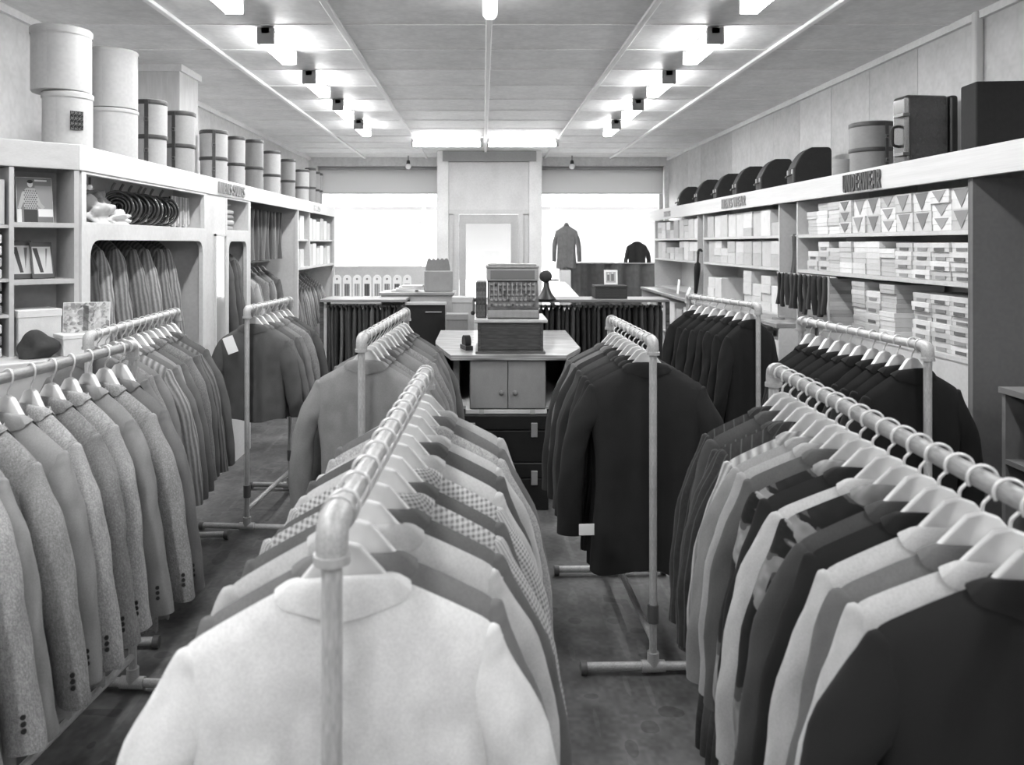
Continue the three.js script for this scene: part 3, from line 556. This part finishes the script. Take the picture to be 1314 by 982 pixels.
[[5.17, .095, .46, 168, .2], [5.68, .095, .47, 152, .1], [6.38, .1, .44, 170, .2], [6.97, .068, .47, 168], [7.51, .078, .51, 134], [8.14, .08, .48, 172], [8.82, .073, .47, 140], [9.5, .076, .42, 176], [9.95, .062, .48, 152], [10.22, .055, .46, 160], [10.44, .05, .46, 164]].forEach(([d, r, h, g, st], i) => {
  hatBox(`tall ${toneWord(g)} hat box with dark bands, ${ORD[i]} after the plain ones`, -2.1, 2.112, d, r, h, g, { bands: true, strap: st, lid: .5, group: 'banded hat boxes on the wardrobe ledge', turn: rr(-.2, .2) });
});
// ---------------------------------------------------------------- shirt shelf side
const RX = 2.45;
{
  const f = struct('trim_7', null, null, 'white fascia ledge with luggage above the shirt shelves', 'ledge');
  part('fascia_board', rbox(RX - .025, RX, 2.0, 2.146, -12.0, -3.0, .004), M(208, 'paint', { roughness: .55 }), f);  // greyer than the wardrobe fascia: dimmer right side put into the colour
  part('ledge_board', box(RX, XR, 2.08, 2.105, -12.0, -3.0), offw, f);
}
sign('UNDERWEAR', RX - .025, 4.98, 5.5, 2.012, 2.128, true, 'dark cut-out letters UNDERWEAR on the fascia under the strapped case', 78);
sign('MENS WEAR', RX - .025, 7.55, 8.3, 2.025, 2.12, true, 'grey cut-out letters in two words on the fascia under black cases', 130);
sign('HATS', RX - .025, 10.6, 10.95, 2.03, 2.1, true, 'small pale cut-out letters on the luggage fascia near the window', 170);
const sh = M(204, 'paint', { roughness: .6 });
const bays = [[4.115, 6.4, 'shirt bay with the open end panel'], [6.77, 9.12, 'middle shirt bay'], [9.35, 11.7, 'shirt bay beside the window']];
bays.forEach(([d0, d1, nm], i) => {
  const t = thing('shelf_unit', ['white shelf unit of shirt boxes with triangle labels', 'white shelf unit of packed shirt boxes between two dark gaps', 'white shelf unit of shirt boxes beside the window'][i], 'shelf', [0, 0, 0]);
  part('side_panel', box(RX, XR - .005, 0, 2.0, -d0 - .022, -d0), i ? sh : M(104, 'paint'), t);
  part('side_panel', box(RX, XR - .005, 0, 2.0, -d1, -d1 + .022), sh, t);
  part('back_panel', box(XR - .025, XR - .005, 0, 2.0, -d1 + .022, -d0 - .022), sh, t);
  for (const y of [1.06, 1.447, 1.717]) part('shelf', box(RX + .004, XR - .025, y, y + .024, -d1 + .022, -d0 - .022), sh, t);
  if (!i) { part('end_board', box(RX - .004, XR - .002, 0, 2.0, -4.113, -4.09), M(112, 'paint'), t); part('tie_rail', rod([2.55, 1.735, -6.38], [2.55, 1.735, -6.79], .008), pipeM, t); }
  part('cupboard_front', box(RX + .01, RX + .03, .05, 1.06, -d1 + .022, -d0 - .022), sh, t);
});
// shirt boxes, each a body, a lid and a label
const bw = .185, bodyG = {}, triG = ext(poly([[-.07, .03], [.07, .03], [0, -.03]]), .0012), tagG = new THREE.BoxGeometry(.1, .018, .0015), lidG = {};
function shirtBox(d, y, h, w, kind, label, group, g, dep = .3) {
  const k = h.toFixed(3) + w.toFixed(3) + dep;
  if (!bodyG[k]) { bodyG[k] = rbox(-w / 2, w / 2, 0, h, -dep, 0, .002, 1); lidG[k] = rbox(-w / 2 - .002, w / 2 + .002, h * .45, h + .001, -dep - .002, .002, .002, 1); }
  const t = thing('shirt_box', label, 'box', [RX + .02 + rr(0, .018), y, -d], -Math.PI / 2, group), m = M(g, 'paint');
  part('box_body', bodyG[k], m, t); if (kind !== 'plain') part('lid', lidG[k], M(Math.min(240, g + 8), 'paint'), t);
  if (kind === 'tri') { const l = part('label', triG, M([132, 116, 146][Math.floor(d * 10) % 3]), t); l.scale.set(w / .185, h / .07, 1); l.position.set(0, h / 2, .003); }
  if (kind === 'tag') { const l = part('label', tagG, M([96, 140, 118][Math.floor(d * 7 + y * 31) % 3]), t); l.position.set(0, h * .3, .0035); l.scale.x = w / .185; }
  return t;
}
bays.forEach(([d0, d1, nm], bi) => {
  const lev = [[1.085, .35, 'lowest'], [1.472, .235, 'middle'], [1.742, .24, 'top']];
  lev.forEach(([y, room, ln], li) => {
    const W = bi ? .24 : .185, n = Math.floor((d1 - d0 - .06) / (W + .007)); let col = 0;
    for (let c = 0; c < n; c++) {
      const d = d0 + .035 + (W + .007) * (c + .5);
      if (li === 0 && bi === 2) continue;                                           // lowest level there is left open
      if (li === 0 && bi === 0 && (c === 3 || c === 7 || c === 8)) continue;
      if (li === 0 && bi === 1 && (c > 3 && c < 7)) continue;
      const q = rnd(), tri = bi === 0 && li === 2 && c < 8, tag = bi === 0 && (li === 1 && c < 4 || li === 0 && c < 3);
      const h = bi ? [.11, .225, .075][Math.floor(q * 3)] : tri ? (c % 3 === 1 ? .073 : .11) : tag ? .05 : [.055, .07, .11][Math.floor(q * 3)];
      const full = room - (tri ? .015 : [.004, .012, .03][Math.floor(rnd() * 3)]), k = Math.max(1, Math.floor(full / (h + .001))); col++;
      for (let j = 0; j < k; j++) {
        const g = [186, 198, 210, 222][Math.floor(rnd() * 4)];
        shirtBox(d, y + j * (h + .001), h, W - .004, tri ? 'tri' : tag ? 'tag' : q > .5 && !bi ? 'tag' : bi ? 'plain' : 'lid', `white shirt box${tri ? ' with grey triangle label' : ''}, ${ORD[j]} up in ${ORD[col - 1]} stack, ${ln} shelf, ${['triangle', 'middle', 'window'][bi]} bay`, `shirt boxes on the ${ln} shelf, ${nm}`, g);
      }
    }
  });
});
// dark garments hanging in the gap and in front of it
const strip = [0, 1, 2].map((k) => trouserGeo(.03, .32, .016, k * 2.1));
for (let i = 0; i < 4; i++) one('dark_tie_bundle', `dark grey bundle of ties, ${ORD[i]} from the triangle bay in the gap`, 'ties', strip[i % 3], M(70 + i * 8, 'rib'), [2.55, 1.74, -(6.46 + i * .08)], Math.PI / 2, 'tie bundles in the gap');
{
  const t = thing('hosiery_stand', 'thin pole and bar stand carrying black hanging socks', 'stand', [2.3, 1.085, -5.9]);
  part('cross_bar', rod([0, .36, -.5], [.02, .36, .52], .007), M(150, null, { metalness: .6, roughness: .4 }), t);
  for (const z of [-.48, .45]) part('pole', rod([0, 0, z], [0, .37, z], .007), M(190, null, { metalness: .5, roughness: .4 }), t);
  for (const z of [-.48, .45]) part('stand_base', cyl(.05, .045, .012, 20, 0, 0, z), M(120), t);
  for (let i = 0; i < 11; i++) { const l = .24 + .05 * hash(i, 4); const g = 26 + (i % 4) * 8; one('black_sock', `black hanging sock, ${ORD[i]} from the window end of the stand`, 'sock', trouserGeo(.032, l, .014, i), M(g, W_), [2.3, 1.44, -(6.36 - i * .085)], Math.PI / 2 + rr(-.3, .3), 'black socks on the stand'); }
}
{ // long counter
  const t = thing('long_counter', 'long pale counter with open shelves under the shirt bays', 'counter', [0, 0, 0]);
  part('counter_top', rbox(2.15, RX, 1.05, 1.084, -11.2, -6.0, .005), M(190, 'wood', { roughness: .35 }), t);
  part('counter_back', box(RX - .03, RX - .01, 0, 1.05, -11.18, -6.02), sh, t);
  for (const d of [6.0, 7.3, 8.6, 9.9, 11.17]) part('upright', box(2.17, RX - .03, 0, 1.05, -d - .022, -d), sh, t);
  part('counter_shelf', box(2.17, RX - .03, .62, .64, -11.17, -6.0), sh, t);
  for (let i = 0; i < 15; i++) { const g = [230, 170, 215, 205][i % 4]; const d = 6.2 + i * .33; if ([7.3, 8.6, 9.9].some((q) => Math.abs(q - d) < .13)) continue; one('carton', `${toneWord(g)} carton under the counter top, ${ORD[i]} from the sock stand end`, 'box', rbox(-.1, .1, 0, rr(.26, .37), -.12, .12, .004), M(g, 'paint'), [2.29, .64, -d], 0, 'cartons under the long counter'); }
  const lc = thing('leaning_card', 'narrow white card leaning on the counter by the dark umbrellas', 'card', [2.28, 1.086, -9.6], -1.2); part('card_board', rbox(-.02, .02, 0, .17, -.003, .003, .002), M(238), lc).rotation.z = -.2;
  const lc2 = thing('leaning_card', 'short white card fallen aslant on the counter top', 'card', [2.26, 1.086, -9.1], -1.2); part('card_board', rbox(-.02, .02, 0, .12, -.003, .003, .002), M(238), lc2).rotation.z = -.6;
  for (let i = 0; i < 3; i++) { const u = thing('umbrella', `dark furled umbrella, ${ORD[i]} from the middle bay, leaning in the gap`, 'umbrella', [2.36 + i * .02, 1.086, -9.12 - i * .05], 0, 'furled umbrellas in the gap'); const c = part('canopy', new THREE.LatheGeometry([[.004, 0], [.014, .05], [.03, .3], [.026, .36], [.006, .38]].map((p) => new THREE.Vector2(...p)), 12), M(36 + i * 14, W_), u); part('shaft', rod([0, .37, 0], [0, .48, 0], .006), M(60), u); part('handle', tube([[0, .47, 0], [0, .5, 0], [.02, .525, 0], [.04, .5, 0]], .008, 12, 8), M(80, 'wood'), u); u.rotation.z = -.06; }
}
{ // low open bookcase near the end panel
  const t = thing('low_bookcase', 'low grey open bookcase with dark folded clothes beside the end panel', 'shelf', [0, 0, 0]), m = M(112, 'paint');
  part('side_panel', box(2.3, 2.8, 0, 1.01, -3.63, -3.605), m, t); part('side_panel', box(2.3, 2.8, 0, 1.01, -2.62, -2.6), m, t);
  part('top_board', box(2.29, 2.81, 1.01, 1.035, -3.64, -2.59), m, t); part('back_panel', box(2.79, 2.81, 0, 1.01, -3.63, -2.6), m, t);
  for (const y of [.70, .36]) part('shelf', box(2.3, 2.79, y, y + .022, -3.605, -2.62), m, t);
  for (let c = 0; c < 3; c++) foldedStack([2.52, .722, -(3.4 - c * .3)], 4, .36, .26, [34, 44, 30, 50], `black folded trousers, ${['end panel', 'middle', 'outer'][c]} stack, low bookcase`, 'folded trousers in the low bookcase', 'trousers');
  for (let c = 0; c < 3; c++) foldedStack([2.52, .382, -(3.4 - c * .3)], 4, .36, .26, [60, 44, 70, 50], `dark folded pullover, ${['end panel', 'middle', 'outer'][c]} stack, bookcase bottom`, 'folded pullovers in the low bookcase', 'pullover');
}
// ---------------------------------------------------------------- luggage on the shirt side ledge
const LY = 2.107, black = M(30, 'leather', { roughness: .5 });
[[6.55, .27, .31], [7.35, .25, .3], [8.05, .25, .3], [8.75, .24, .29], [9.55, .23, .29], [10.45, .22, .27]].forEach(([d, w, h], i) => {
  const t = thing('hat_case', `black hard hat case with a sloped lid, ${ORD[i]} from the strapped case`, 'case', [2.61, LY, -d], -.12, 'black hat cases in a row');
  const s = new THREE.Shape(); s.moveTo(-w / 2, 0); s.lineTo(w / 2, 0); s.lineTo(w / 2, h * .9); s.quadraticCurveTo(w / 2, h, w / 2 - .03, h); s.lineTo(-w * .02, h); s.quadraticCurveTo(-w * .3, h * .92, -w / 2, h * .5); s.lineTo(-w / 2, 0);
  part('case_shell', ext(s, .19, .008, 6).translate(0, .008, -.095), black, t);
  part('seam_band', ext(poly([[-w / 2 - .012, .004], [-w / 2 - .004, .004], [-w / 2 - .004, h * .5], [-w / 2 - .012, h * .5]]), .2).translate(0, .008, -.1), M(90, 'leather'), t);
  part('carry_handle', tube([[-w / 2 - .01, h * .36, -.04], [-w / 2 - .04, h * .33, -.03], [-w / 2 - .045, h * .3, 0], [-w / 2 - .04, h * .33, .03], [-w / 2 - .01, h * .36, .04]], .007, 14, 8), M(60, 'leather', { roughness: .35 }), t);
  for (const z of [-.07, .07]) part('latch', rbox(-w / 2 - .02, -w / 2 - .008, h * .38, h * .5, z - .012, z + .012, .003), M(190, null, { metalness: .8, roughness: .3 }), t);
});
hatBox('grey hat box with dark bands and a buckled strap', 2.6, LY, 5.48, .135, .37, 128, { bands: true, strap: .25, lid: .5 });
hatBox('small plain grey box behind the strapped hat box', 2.68, LY, 6.1, .07, .19, 150, { lid: .7 });
{
  const t = thing('suitcase', 'glossy dark leather suitcase standing on end with its handle outward', 'suitcase', [2.62, LY, -4.88], .1), lm = M(66, 'leather', { roughness: .25, clearcoat: .7, clearcoatRoughness: .25 });
  part('case_shell', rbox(-.15, .12, 0, .44, -.075, .075, .026, 4), lm, t); part('case_lid', rbox(.125, .175, 0, .44, -.077, .077, .018, 4), M(44, 'leather', { roughness: .4 }), t);
  part('carry_handle', tube([[-.15, .14, 0], [-.185, .15, 0], [-.19, .2, 0], [-.185, .25, 0], [-.15, .26, 0]], .009, 16, 8), M(50, 'leather'), t);
  for (const y of [.08, .31]) part('latch', rbox(-.175, -.13, y, y + .02, -.012, .078, .003), M(120, null, { metalness: .8, roughness: .3 }), t);
  const b = thing('suitcase', 'large flat black suitcase standing upright at the fascia end', 'suitcase', [2.66, LY, -4.2], -.08);
  part('case_shell', rbox(-.165, .165, 0, .385, -.08, .08, .01, 3), M(36, W_), b); part('edge_binding', rbox(.15, .172, 0, .385, -.083, .083, .006, 2), M(28, 'leather'), b);
  for (const y of [.1, .28]) part('latch', rbox(.168, .182, y, y + .03, .03, .06, .003), M(180, null, { metalness: .8, roughness: .3 }), b);
}
// ---------------------------------------------------------------- cash counter in mid floor
{
  const t = thing('cash_counter', 'pale topped cash counter with a grey two door cupboard', 'counter', [0, 0, 0]);
  part('counter_top', ext(poly([[-.2, 5.12], [.52, 5.12], [.65, 5.5], [.66, 6.6], [-.34, 6.6], [-.34, 5.9], [-.33, 5.72]]), .026, .003).rotateX(-Math.PI / 2).translate(0, .944, 0), M(212, 'wood', { roughness: .28 }), t);
  part('cupboard_body', box(-.085, .395, .63, .94, -5.6, -5.16), M(140, 'paint'), t);
  for (const [x0, x1, hx] of [[-.08, .153, .115], [.157, .39, .2]]) { const d = part('cupboard_door', rbox(x0, x1, .635, .935, -5.16, -5.142, .004), M(150, 'paint', { roughness: .5 }), t); part('knob', new THREE.SphereGeometry(.016, 16, 12).translate(hx, .735, -5.13), M(170, 'wood', { roughness: .4 }), d); }
  part('side_shelf', box(-.3, .62, .6, .62, -6.5, -5.3), offw, t);
  for (const x of [-.3, .6]) part('counter_leg', box(x, x + .04, 0, .94, -6.5, -5.45), M(130, 'paint'), t);
  part('counter_back', box(-.3, .62, 0, .94, -6.55, -6.5), M(120, 'paint'), t);
  part('inner_panel', box(-.2, -.16, 0, .94, -6.2, -5.5), M(150, 'paint'), t);
}
for (let i = 0; i < 2; i++) {
  const y = i * .3, t = thing('trunk', ['black travelling trunk on the floor under the cash counter', 'black travelling trunk stacked on another below the cupboard'][i], 'trunk', [.12, y, -5.3]);
  part('trunk_body', rbox(-.29, .29, 0, .2, -.17, .17, .008), M(26, 'leather', { roughness: .45 }), t); part('trunk_lid', rbox(-.295, .295, .203, .298, -.175, .175, .01), M(30, 'leather', { roughness: .45 }), t);
  for (const x of [-.19, .2]) part('clasp', rbox(x - .02, x + .02, .16, .25, .17, .186, .004), M(190, null, { metalness: .7, roughness: .35 }), t);
}
{ const t = thing('flat_carton', 'flat white carton tied with tape between cupboard and trunks', 'box', [.15, .6, -5.3]); part('carton_body', rbox(-.26, .25, 0, .028, -.19, .155, .004), M(215, 'paint'), t); for (const x of [-.16, .16]) part('tape', box(x - .015, x + .015, -.001, .0295, -.1915, .1565), M(170), t); }
{ // cash register
  const t = thing('cash_register', 'ornate metal cash register on a wooden drawer with marble slab', 'cash register', [.173, .97, -5.19]), wd = M(112, 'wood', { roughness: .4 }), mt = M(150, 'felt', { metalness: .55, roughness: .38 }), br = M(205, 'pipe', { metalness: .6, roughness: .35 });
  const dr = part('drawer_base', rbox(-.208, .208, .014, .2, -.42, 0, .004), wd, t); part('drawer_front', rbox(-.19, .19, .03, .185, 0, .008, .004), M(100, 'wood', { roughness: .38 }), dr); part('plinth', rbox(-.222, .222, 0, .018, -.43, .012, .005), wd, dr);
  part('marble_slab', rbox(-.23, .235, .2, .222, -.43, .02, .006), M(206, 'plaster', { roughness: .25 }), t);
  const prof = poly([[0, .222], [-.04, .222], [-.06, .275], [-.085, .29], [-.1, .36], [-.15, .43], [-.2, .455], [-.2, .545], [-.36, .545], [-.36, .222]]);
  part('machine_body', ext(prof, .33).rotateY(-Math.PI / 2).translate(.185, 0, 0), mt, t);
  part('front_plate', rbox(-.145, .18, .226, .275, -.052, -.036, .004), br, t);
  part('indicator_case', rbox(-.15, .19, .455, .54, -.215, -.185, .006), br, t);
  part('indicator_glass', box(-.125, .165, .468, .525, -.186, -.18), M(120, null, { roughness: .1 }), t);
  part('crest', mergeGeometries([rbox(-.155, .195, .54, .556, -.37, -.18, .005), rbox(-.14, .18, .556, .568, -.35, -.2, .004)]), br, t);
  part('side_drum', mergeGeometries([rbox(-.22, -.15, .222, .455, -.33, -.1, .01), rod([-.22, .35, -.14], [-.15, .35, -.14], .06, 24)]), M(128, 'felt', { metalness: .5, roughness: .4 }), t);
  const ck = part('crank', mergeGeometries([rod([-.24, .33, -.2], [-.215, .33, -.2], .012), rod([-.236, .33, -.2], [-.236, .255, -.14], .007)]), M(90, null, { metalness: .8, roughness: .3 }), t); part('crank_knob', new THREE.SphereGeometry(.014, 14, 10).translate(-.24, .25, -.135), M(40), ck);
  const keyG = cyl(.0085, .0085, .008, 12), km = [M(128, null, { roughness: .35 }), M(60, null, { roughness: .35 })];
  for (let c = 0; c < 11; c++) { part('key_column', rbox(-.0035, .0035, .285, .45, -.002, .002, .0015, 1), br, t).position.set(-.133 + c * .0295, 0, -.098); for (let r = 0; r < 5; r++) { const k = part('key', keyG, km[(r + c) % 5 === 0 ? 1 : 0], t); const q = r / 4; k.position.set(-.118 + c * .0272, .305 + q * .125, lerp(-.082, -.145, q * q)); k.rotation.x = 1.15 - q * .35; } }
  one('tape_dispenser', 'small dark spool holder beside the register drawer', 'dispenser', mergeGeometries([rod([-.02, .05, 0], [.02, .05, 0], .045, 20), rbox(-.025, .025, 0, .03, -.07, .07, .004)]), M(52, null, { roughness: .4 }), [-.11, .9735, -5.4], .3);
}
// ---------------------------------------------------------------- trouser displays beyond the counter
function trouserDisplay(label, x0, x1, d, n, tones, nm, topG) {
  const t = thing('trouser_rack', label, 'clothes rack', [0, 0, 0]);
  part('top_board', rbox(x0 - .03, x1 + .03, 1.165, 1.19, -d - .26, -d + .14, .005), M(topG, 'wood', { roughness: .45 }), t);
  part('hanging_rail', rod([x0, 1.12, -d], [x1, 1.12, -d], .012), pipeM, t);
  for (const x of [x0 - .02, x1 + .02]) for (const z of [-.22, .1]) part('leg', box(x - .015, x + .015, 0, 1.165, -d + z - .015, -d + z + .015), M(110, 'wood'), t);
  for (let i = 0; i < n; i++) { const g = tones[i % tones.length]; one('trousers', `${toneWord(g)} trousers, ${ORD[i]} from the wardrobes along the ${nm}`, 'trousers', trB[i % 4], M(g, W_), [lerp(x0 + .03, x1 - .03, i / (n - 1)), 1.12, -d + rr(-.02, .02)], Math.PI / 2 + rr(-.12, .12), 'trousers on the ' + nm); }
}
trouserDisplay('low rack of dark striped trousers before the bright window', -1.38, -.7, 7.2, 17, [70, 84, 60, 110, 66, 78, 90], 'striped trouser rack', 190);
trouserDisplay('low rack of black trousers behind the cash register', .48, 1.58, 7.2, 24, [44, 52, 40, 74, 46, 56, 88, 42], 'black trouser rack', 150);
{ const t = thing('black_screen', 'plain black panel screen beside the striped trousers', 'screen', [0, 0, 0]); part('screen_board', box(-.665, -.33, .1, 1.14, -7.12, -7.09), M(36, W_), t); part('screen_cap', rbox(-.675, -.32, 1.14, 1.165, -7.13, -7.08, .004), M(190), t); for (const x of [-.65, -.36]) part('leg', box(x, x + .02, 0, .1, -7.12, -7.09), M(80), t); part('handle_bar', rod([-.5, 1.08, -7.075], [-.36, 1.08, -7.075], .005), M(160), t); }
{ const t = thing('display_counter', 'pale low display counter holding the scalloped box', 'counter', [0, 0, 0]); part('counter_top', rbox(-.95, -.26, 1.2, 1.225, -7.9, -7.45, .004), M(200, 'wood', { roughness: .4 }), t); part('counter_body', box(-.93, -.28, 0, 1.2, -7.88, -7.47), M(190, 'paint'), t); }
{
  const s = new THREE.Shape(); s.moveTo(-.125, 0); s.lineTo(.125, 0); s.lineTo(.115, .22); s.lineTo(.1, .29); for (let k = 0; k < 5; k++) s.quadraticCurveTo(.08 - k * .04, .325, .06 - k * .04, .29); s.lineTo(-.115, .22); s.lineTo(-.125, 0);
  const t = thing('scalloped_box', 'grey display box with a scalloped top edge', 'box', [-.42, 1.226, -7.66], .1); part('back_card', ext(s, .006).translate(0, 0, -.09), M(140, 'paint'), t); part('box_front', rbox(-.13, .13, 0, .19, -.08, .09, .004), M(158, 'paint'), t);
  for (let i = 0; i < 4; i++) one('paper_stack', `flat pale paper pad, ${ORD[i]} up beside the scalloped box`, 'paper', rbox(-.13 + i * .01, .1, 0, .014, -.1, .1, .002), M(225 - i * 6), [-.72 + i * .02, 1.226 + i * .0145, -7.68], rr(-.2, .2), 'paper pads beside the scalloped box');
  const c = thing('carton', 'tall pale grey carton standing between counter and door', 'box', [-.18, 0, -7.3]); part('carton_body', rbox(-.09, .1, 0, 1.17, -.1, .1, .004), M(186, 'paint'), c); part('lid', rbox(-.095, .105, 1.15, 1.2, -.105, .105, .004), M(198, 'paint'), c);
  const c2 = thing('carton', 'short grey carton beside the black screen', 'box', [-.22, 0, -6.95]); part('carton_body', rbox(-.09, .09, 0, 1.05, -.08, .08, .004), M(140, 'paint'), c2); part('lid', rbox(-.095, .095, 1.03, 1.08, -.085, .085, .004), M(150, 'paint'), c2);
}
{ // arched cards on a ledge before the wardrobe side window
  const t = thing('window_ledge', 'pale ledge counter with arched cards before the wardrobe side window', 'counter', [0, 0, 0]); part('ledge_top', rbox(-1.85, -.72, .99, 1.02, -9.75, -9.3, .004), white, t); part('ledge_front', box(-1.83, -.74, 0, .99, -9.72, -9.35), offw, t);
  const arch = (w, h) => { const s = new THREE.Shape(); s.moveTo(-w, 0); s.lineTo(w, 0); s.lineTo(w, h - w); s.absarc(0, h - w, w, 0, Math.PI, false); s.lineTo(-w, 0); return s; };
  for (let i = 0; i < 8; i++) { const g = [170, 150, 205, 110, 190, 175, 120, 120][i], c = thing('arched_card', `white arched card with ${toneWord(g)} patch, ${ORD[i]} from the wardrobes`, 'card', [-1.68 + i * .115, 1.021, -9.42], 0, 'arched cards on the window ledge'); part('card_board', ext(arch(.046, .29), .01, .002), M(236), c); part('patch', box(-.03, .03, .05, .19, .011, .0145), M(g, 'rib'), c); part('punched_hole', new THREE.CircleGeometry(.012, 14).translate(0, .245, .0125), M(120), c); }
  const p = thing('window_backing', 'pale grey backing board low in the wardrobe side window', 'panel', [0, 0, 0]); part('backing_board', box(-2.3, -.78, 0, 1.35, -11.62, -11.6), M(205, 'paint'), p);
}
{ // the window with the coat stand
  const p = thing('window_backing', 'dark grey draped backing board below the coat stand window', 'panel', [0, 0, 0]);
  part('backing_board', grid(60, 4, (i, j) => [lerp(1.12, 2.55, i), lerp(0, 1.38, j), -12.0 + .025 * Math.sin(i * 34) + .015 * Math.sin(i * 71)]), M(112, W_), p); part('top_rail', rbox(1.1, 2.57, 1.375, 1.395, -12.03, -11.97, .004), M(150), p);
  const tb = thing('white_table', 'long white table running toward the coat stand window', 'table', [0, 0, 0]); part('table_top', ext(poly([[.62, 7.7], [.92, 7.7], [1.12, 11.2], [.9, 11.2]]), .03, .003).rotateX(-Math.PI / 2).translate(0, 1.12, 0), M(228, 'paint', { roughness: .4 }), tb);
  for (const [x, d] of [[.66, 7.8], [.86, 7.8], [.95, 11.1], [1.06, 11.1]]) part('leg', box(x - .02, x + .02, 0, 1.12, -d - .02, -d + .02), offw, tb);
  const st = thing('coat_stand', 'slim pale stand under the jacket in the window', 'stand', [1.17, 0, -11.5]); part('pedestal', rbox(-.09, .06, 0, 1.3, -.05, .05, .01), M(220, 'paint'), st); part('neck_knob', new THREE.LatheGeometry([[.0, 0], [.03, 0], [.028, .03], [.036, .045], [.02, .075], [0, .08]].map((q) => new THREE.Vector2(...q)), 16).translate(0, 1.885, 0), M(120, 'wood'), st); part('stem', rod([0, 1.28, 0], [0, 1.9, 0], .012), M(120), st);
  const j1 = jacket([1.17, 1.985, -11.5], -.25, 112, 'wool', 'coat', 1, 'grey jacket on a stand against the bright window'); j1.scale.set(.62, .70, .9);
  const j2 = jacket([2.3, 1.77, -12.25], 0, 50, 'wool', 'coat', 2, 'black jacket standing behind the draped backing board'); j2.scale.set(.62, .7, 1);
  const f2 = thing('coat_stand', 'dark stand carrying the black jacket in the window', 'stand', [2.3, 0, -12.25]); part('pole', rod([0, 0, 0], [0, 1.7, 0], .014), M(90), f2); part('stand_base', cyl(.13, .12, .02, 20), M(90), f2);
  const bx = thing('dark_case', 'dark grey lidded case on the black trouser rack', 'case', [1.12, 1.191, -7.25]); part('case_body', rbox(-.14, .14, 0, .09, -.12, .1, .006), M(70, 'leather'), bx); part('case_lid', rbox(-.142, .142, .092, .115, -.122, .102, .006), M(76, 'leather'), bx);
  card('photo_card', 'small white framed photograph standing on the dark case', [1.13, 1.309, -7.24], 0, .08, .12, .13, canvasTex(128, 140, (c, w, h) => { c.fillStyle = G(235); c.fillRect(0, 0, w, h); c.fillStyle = G(170); c.fillRect(16, 16, w - 32, h - 34); c.fillStyle = G(110); c.fillRect(28, 44, 22, 60); c.fillRect(66, 36, 28, 70); c.fillStyle = G(220); c.fillRect(34, 28, 12, 14); c.fillRect(72, 22, 14, 14); }), 240);
  const cp = thing('cap_stand', 'dark cap on a flared black stand behind the register', 'stand', [.54, 1.191, -7.0]);
  part('flared_foot', new THREE.LatheGeometry([[0, 0], [.085, 0], [.08, .012], [.045, .06], [.026, .11], [.022, .15], [0, .15]].map((q) => new THREE.Vector2(...q)), 24), M(38, null, { roughness: .4 }), cp); part('cap_crown', new THREE.SphereGeometry(.055, 24, 16).scale(1, .95, 1).translate(-.005, .2, 0), M(58, W_), cp); part('cap_peak', ext(poly([[0, -.045], [.06, -.04], [.085, 0], [.06, .04], [0, .045]]), .006, .002).rotateX(-Math.PI / 2).translate(.02, .165, 0), M(50, W_), cp);
}
renderer.render(scene, camera);
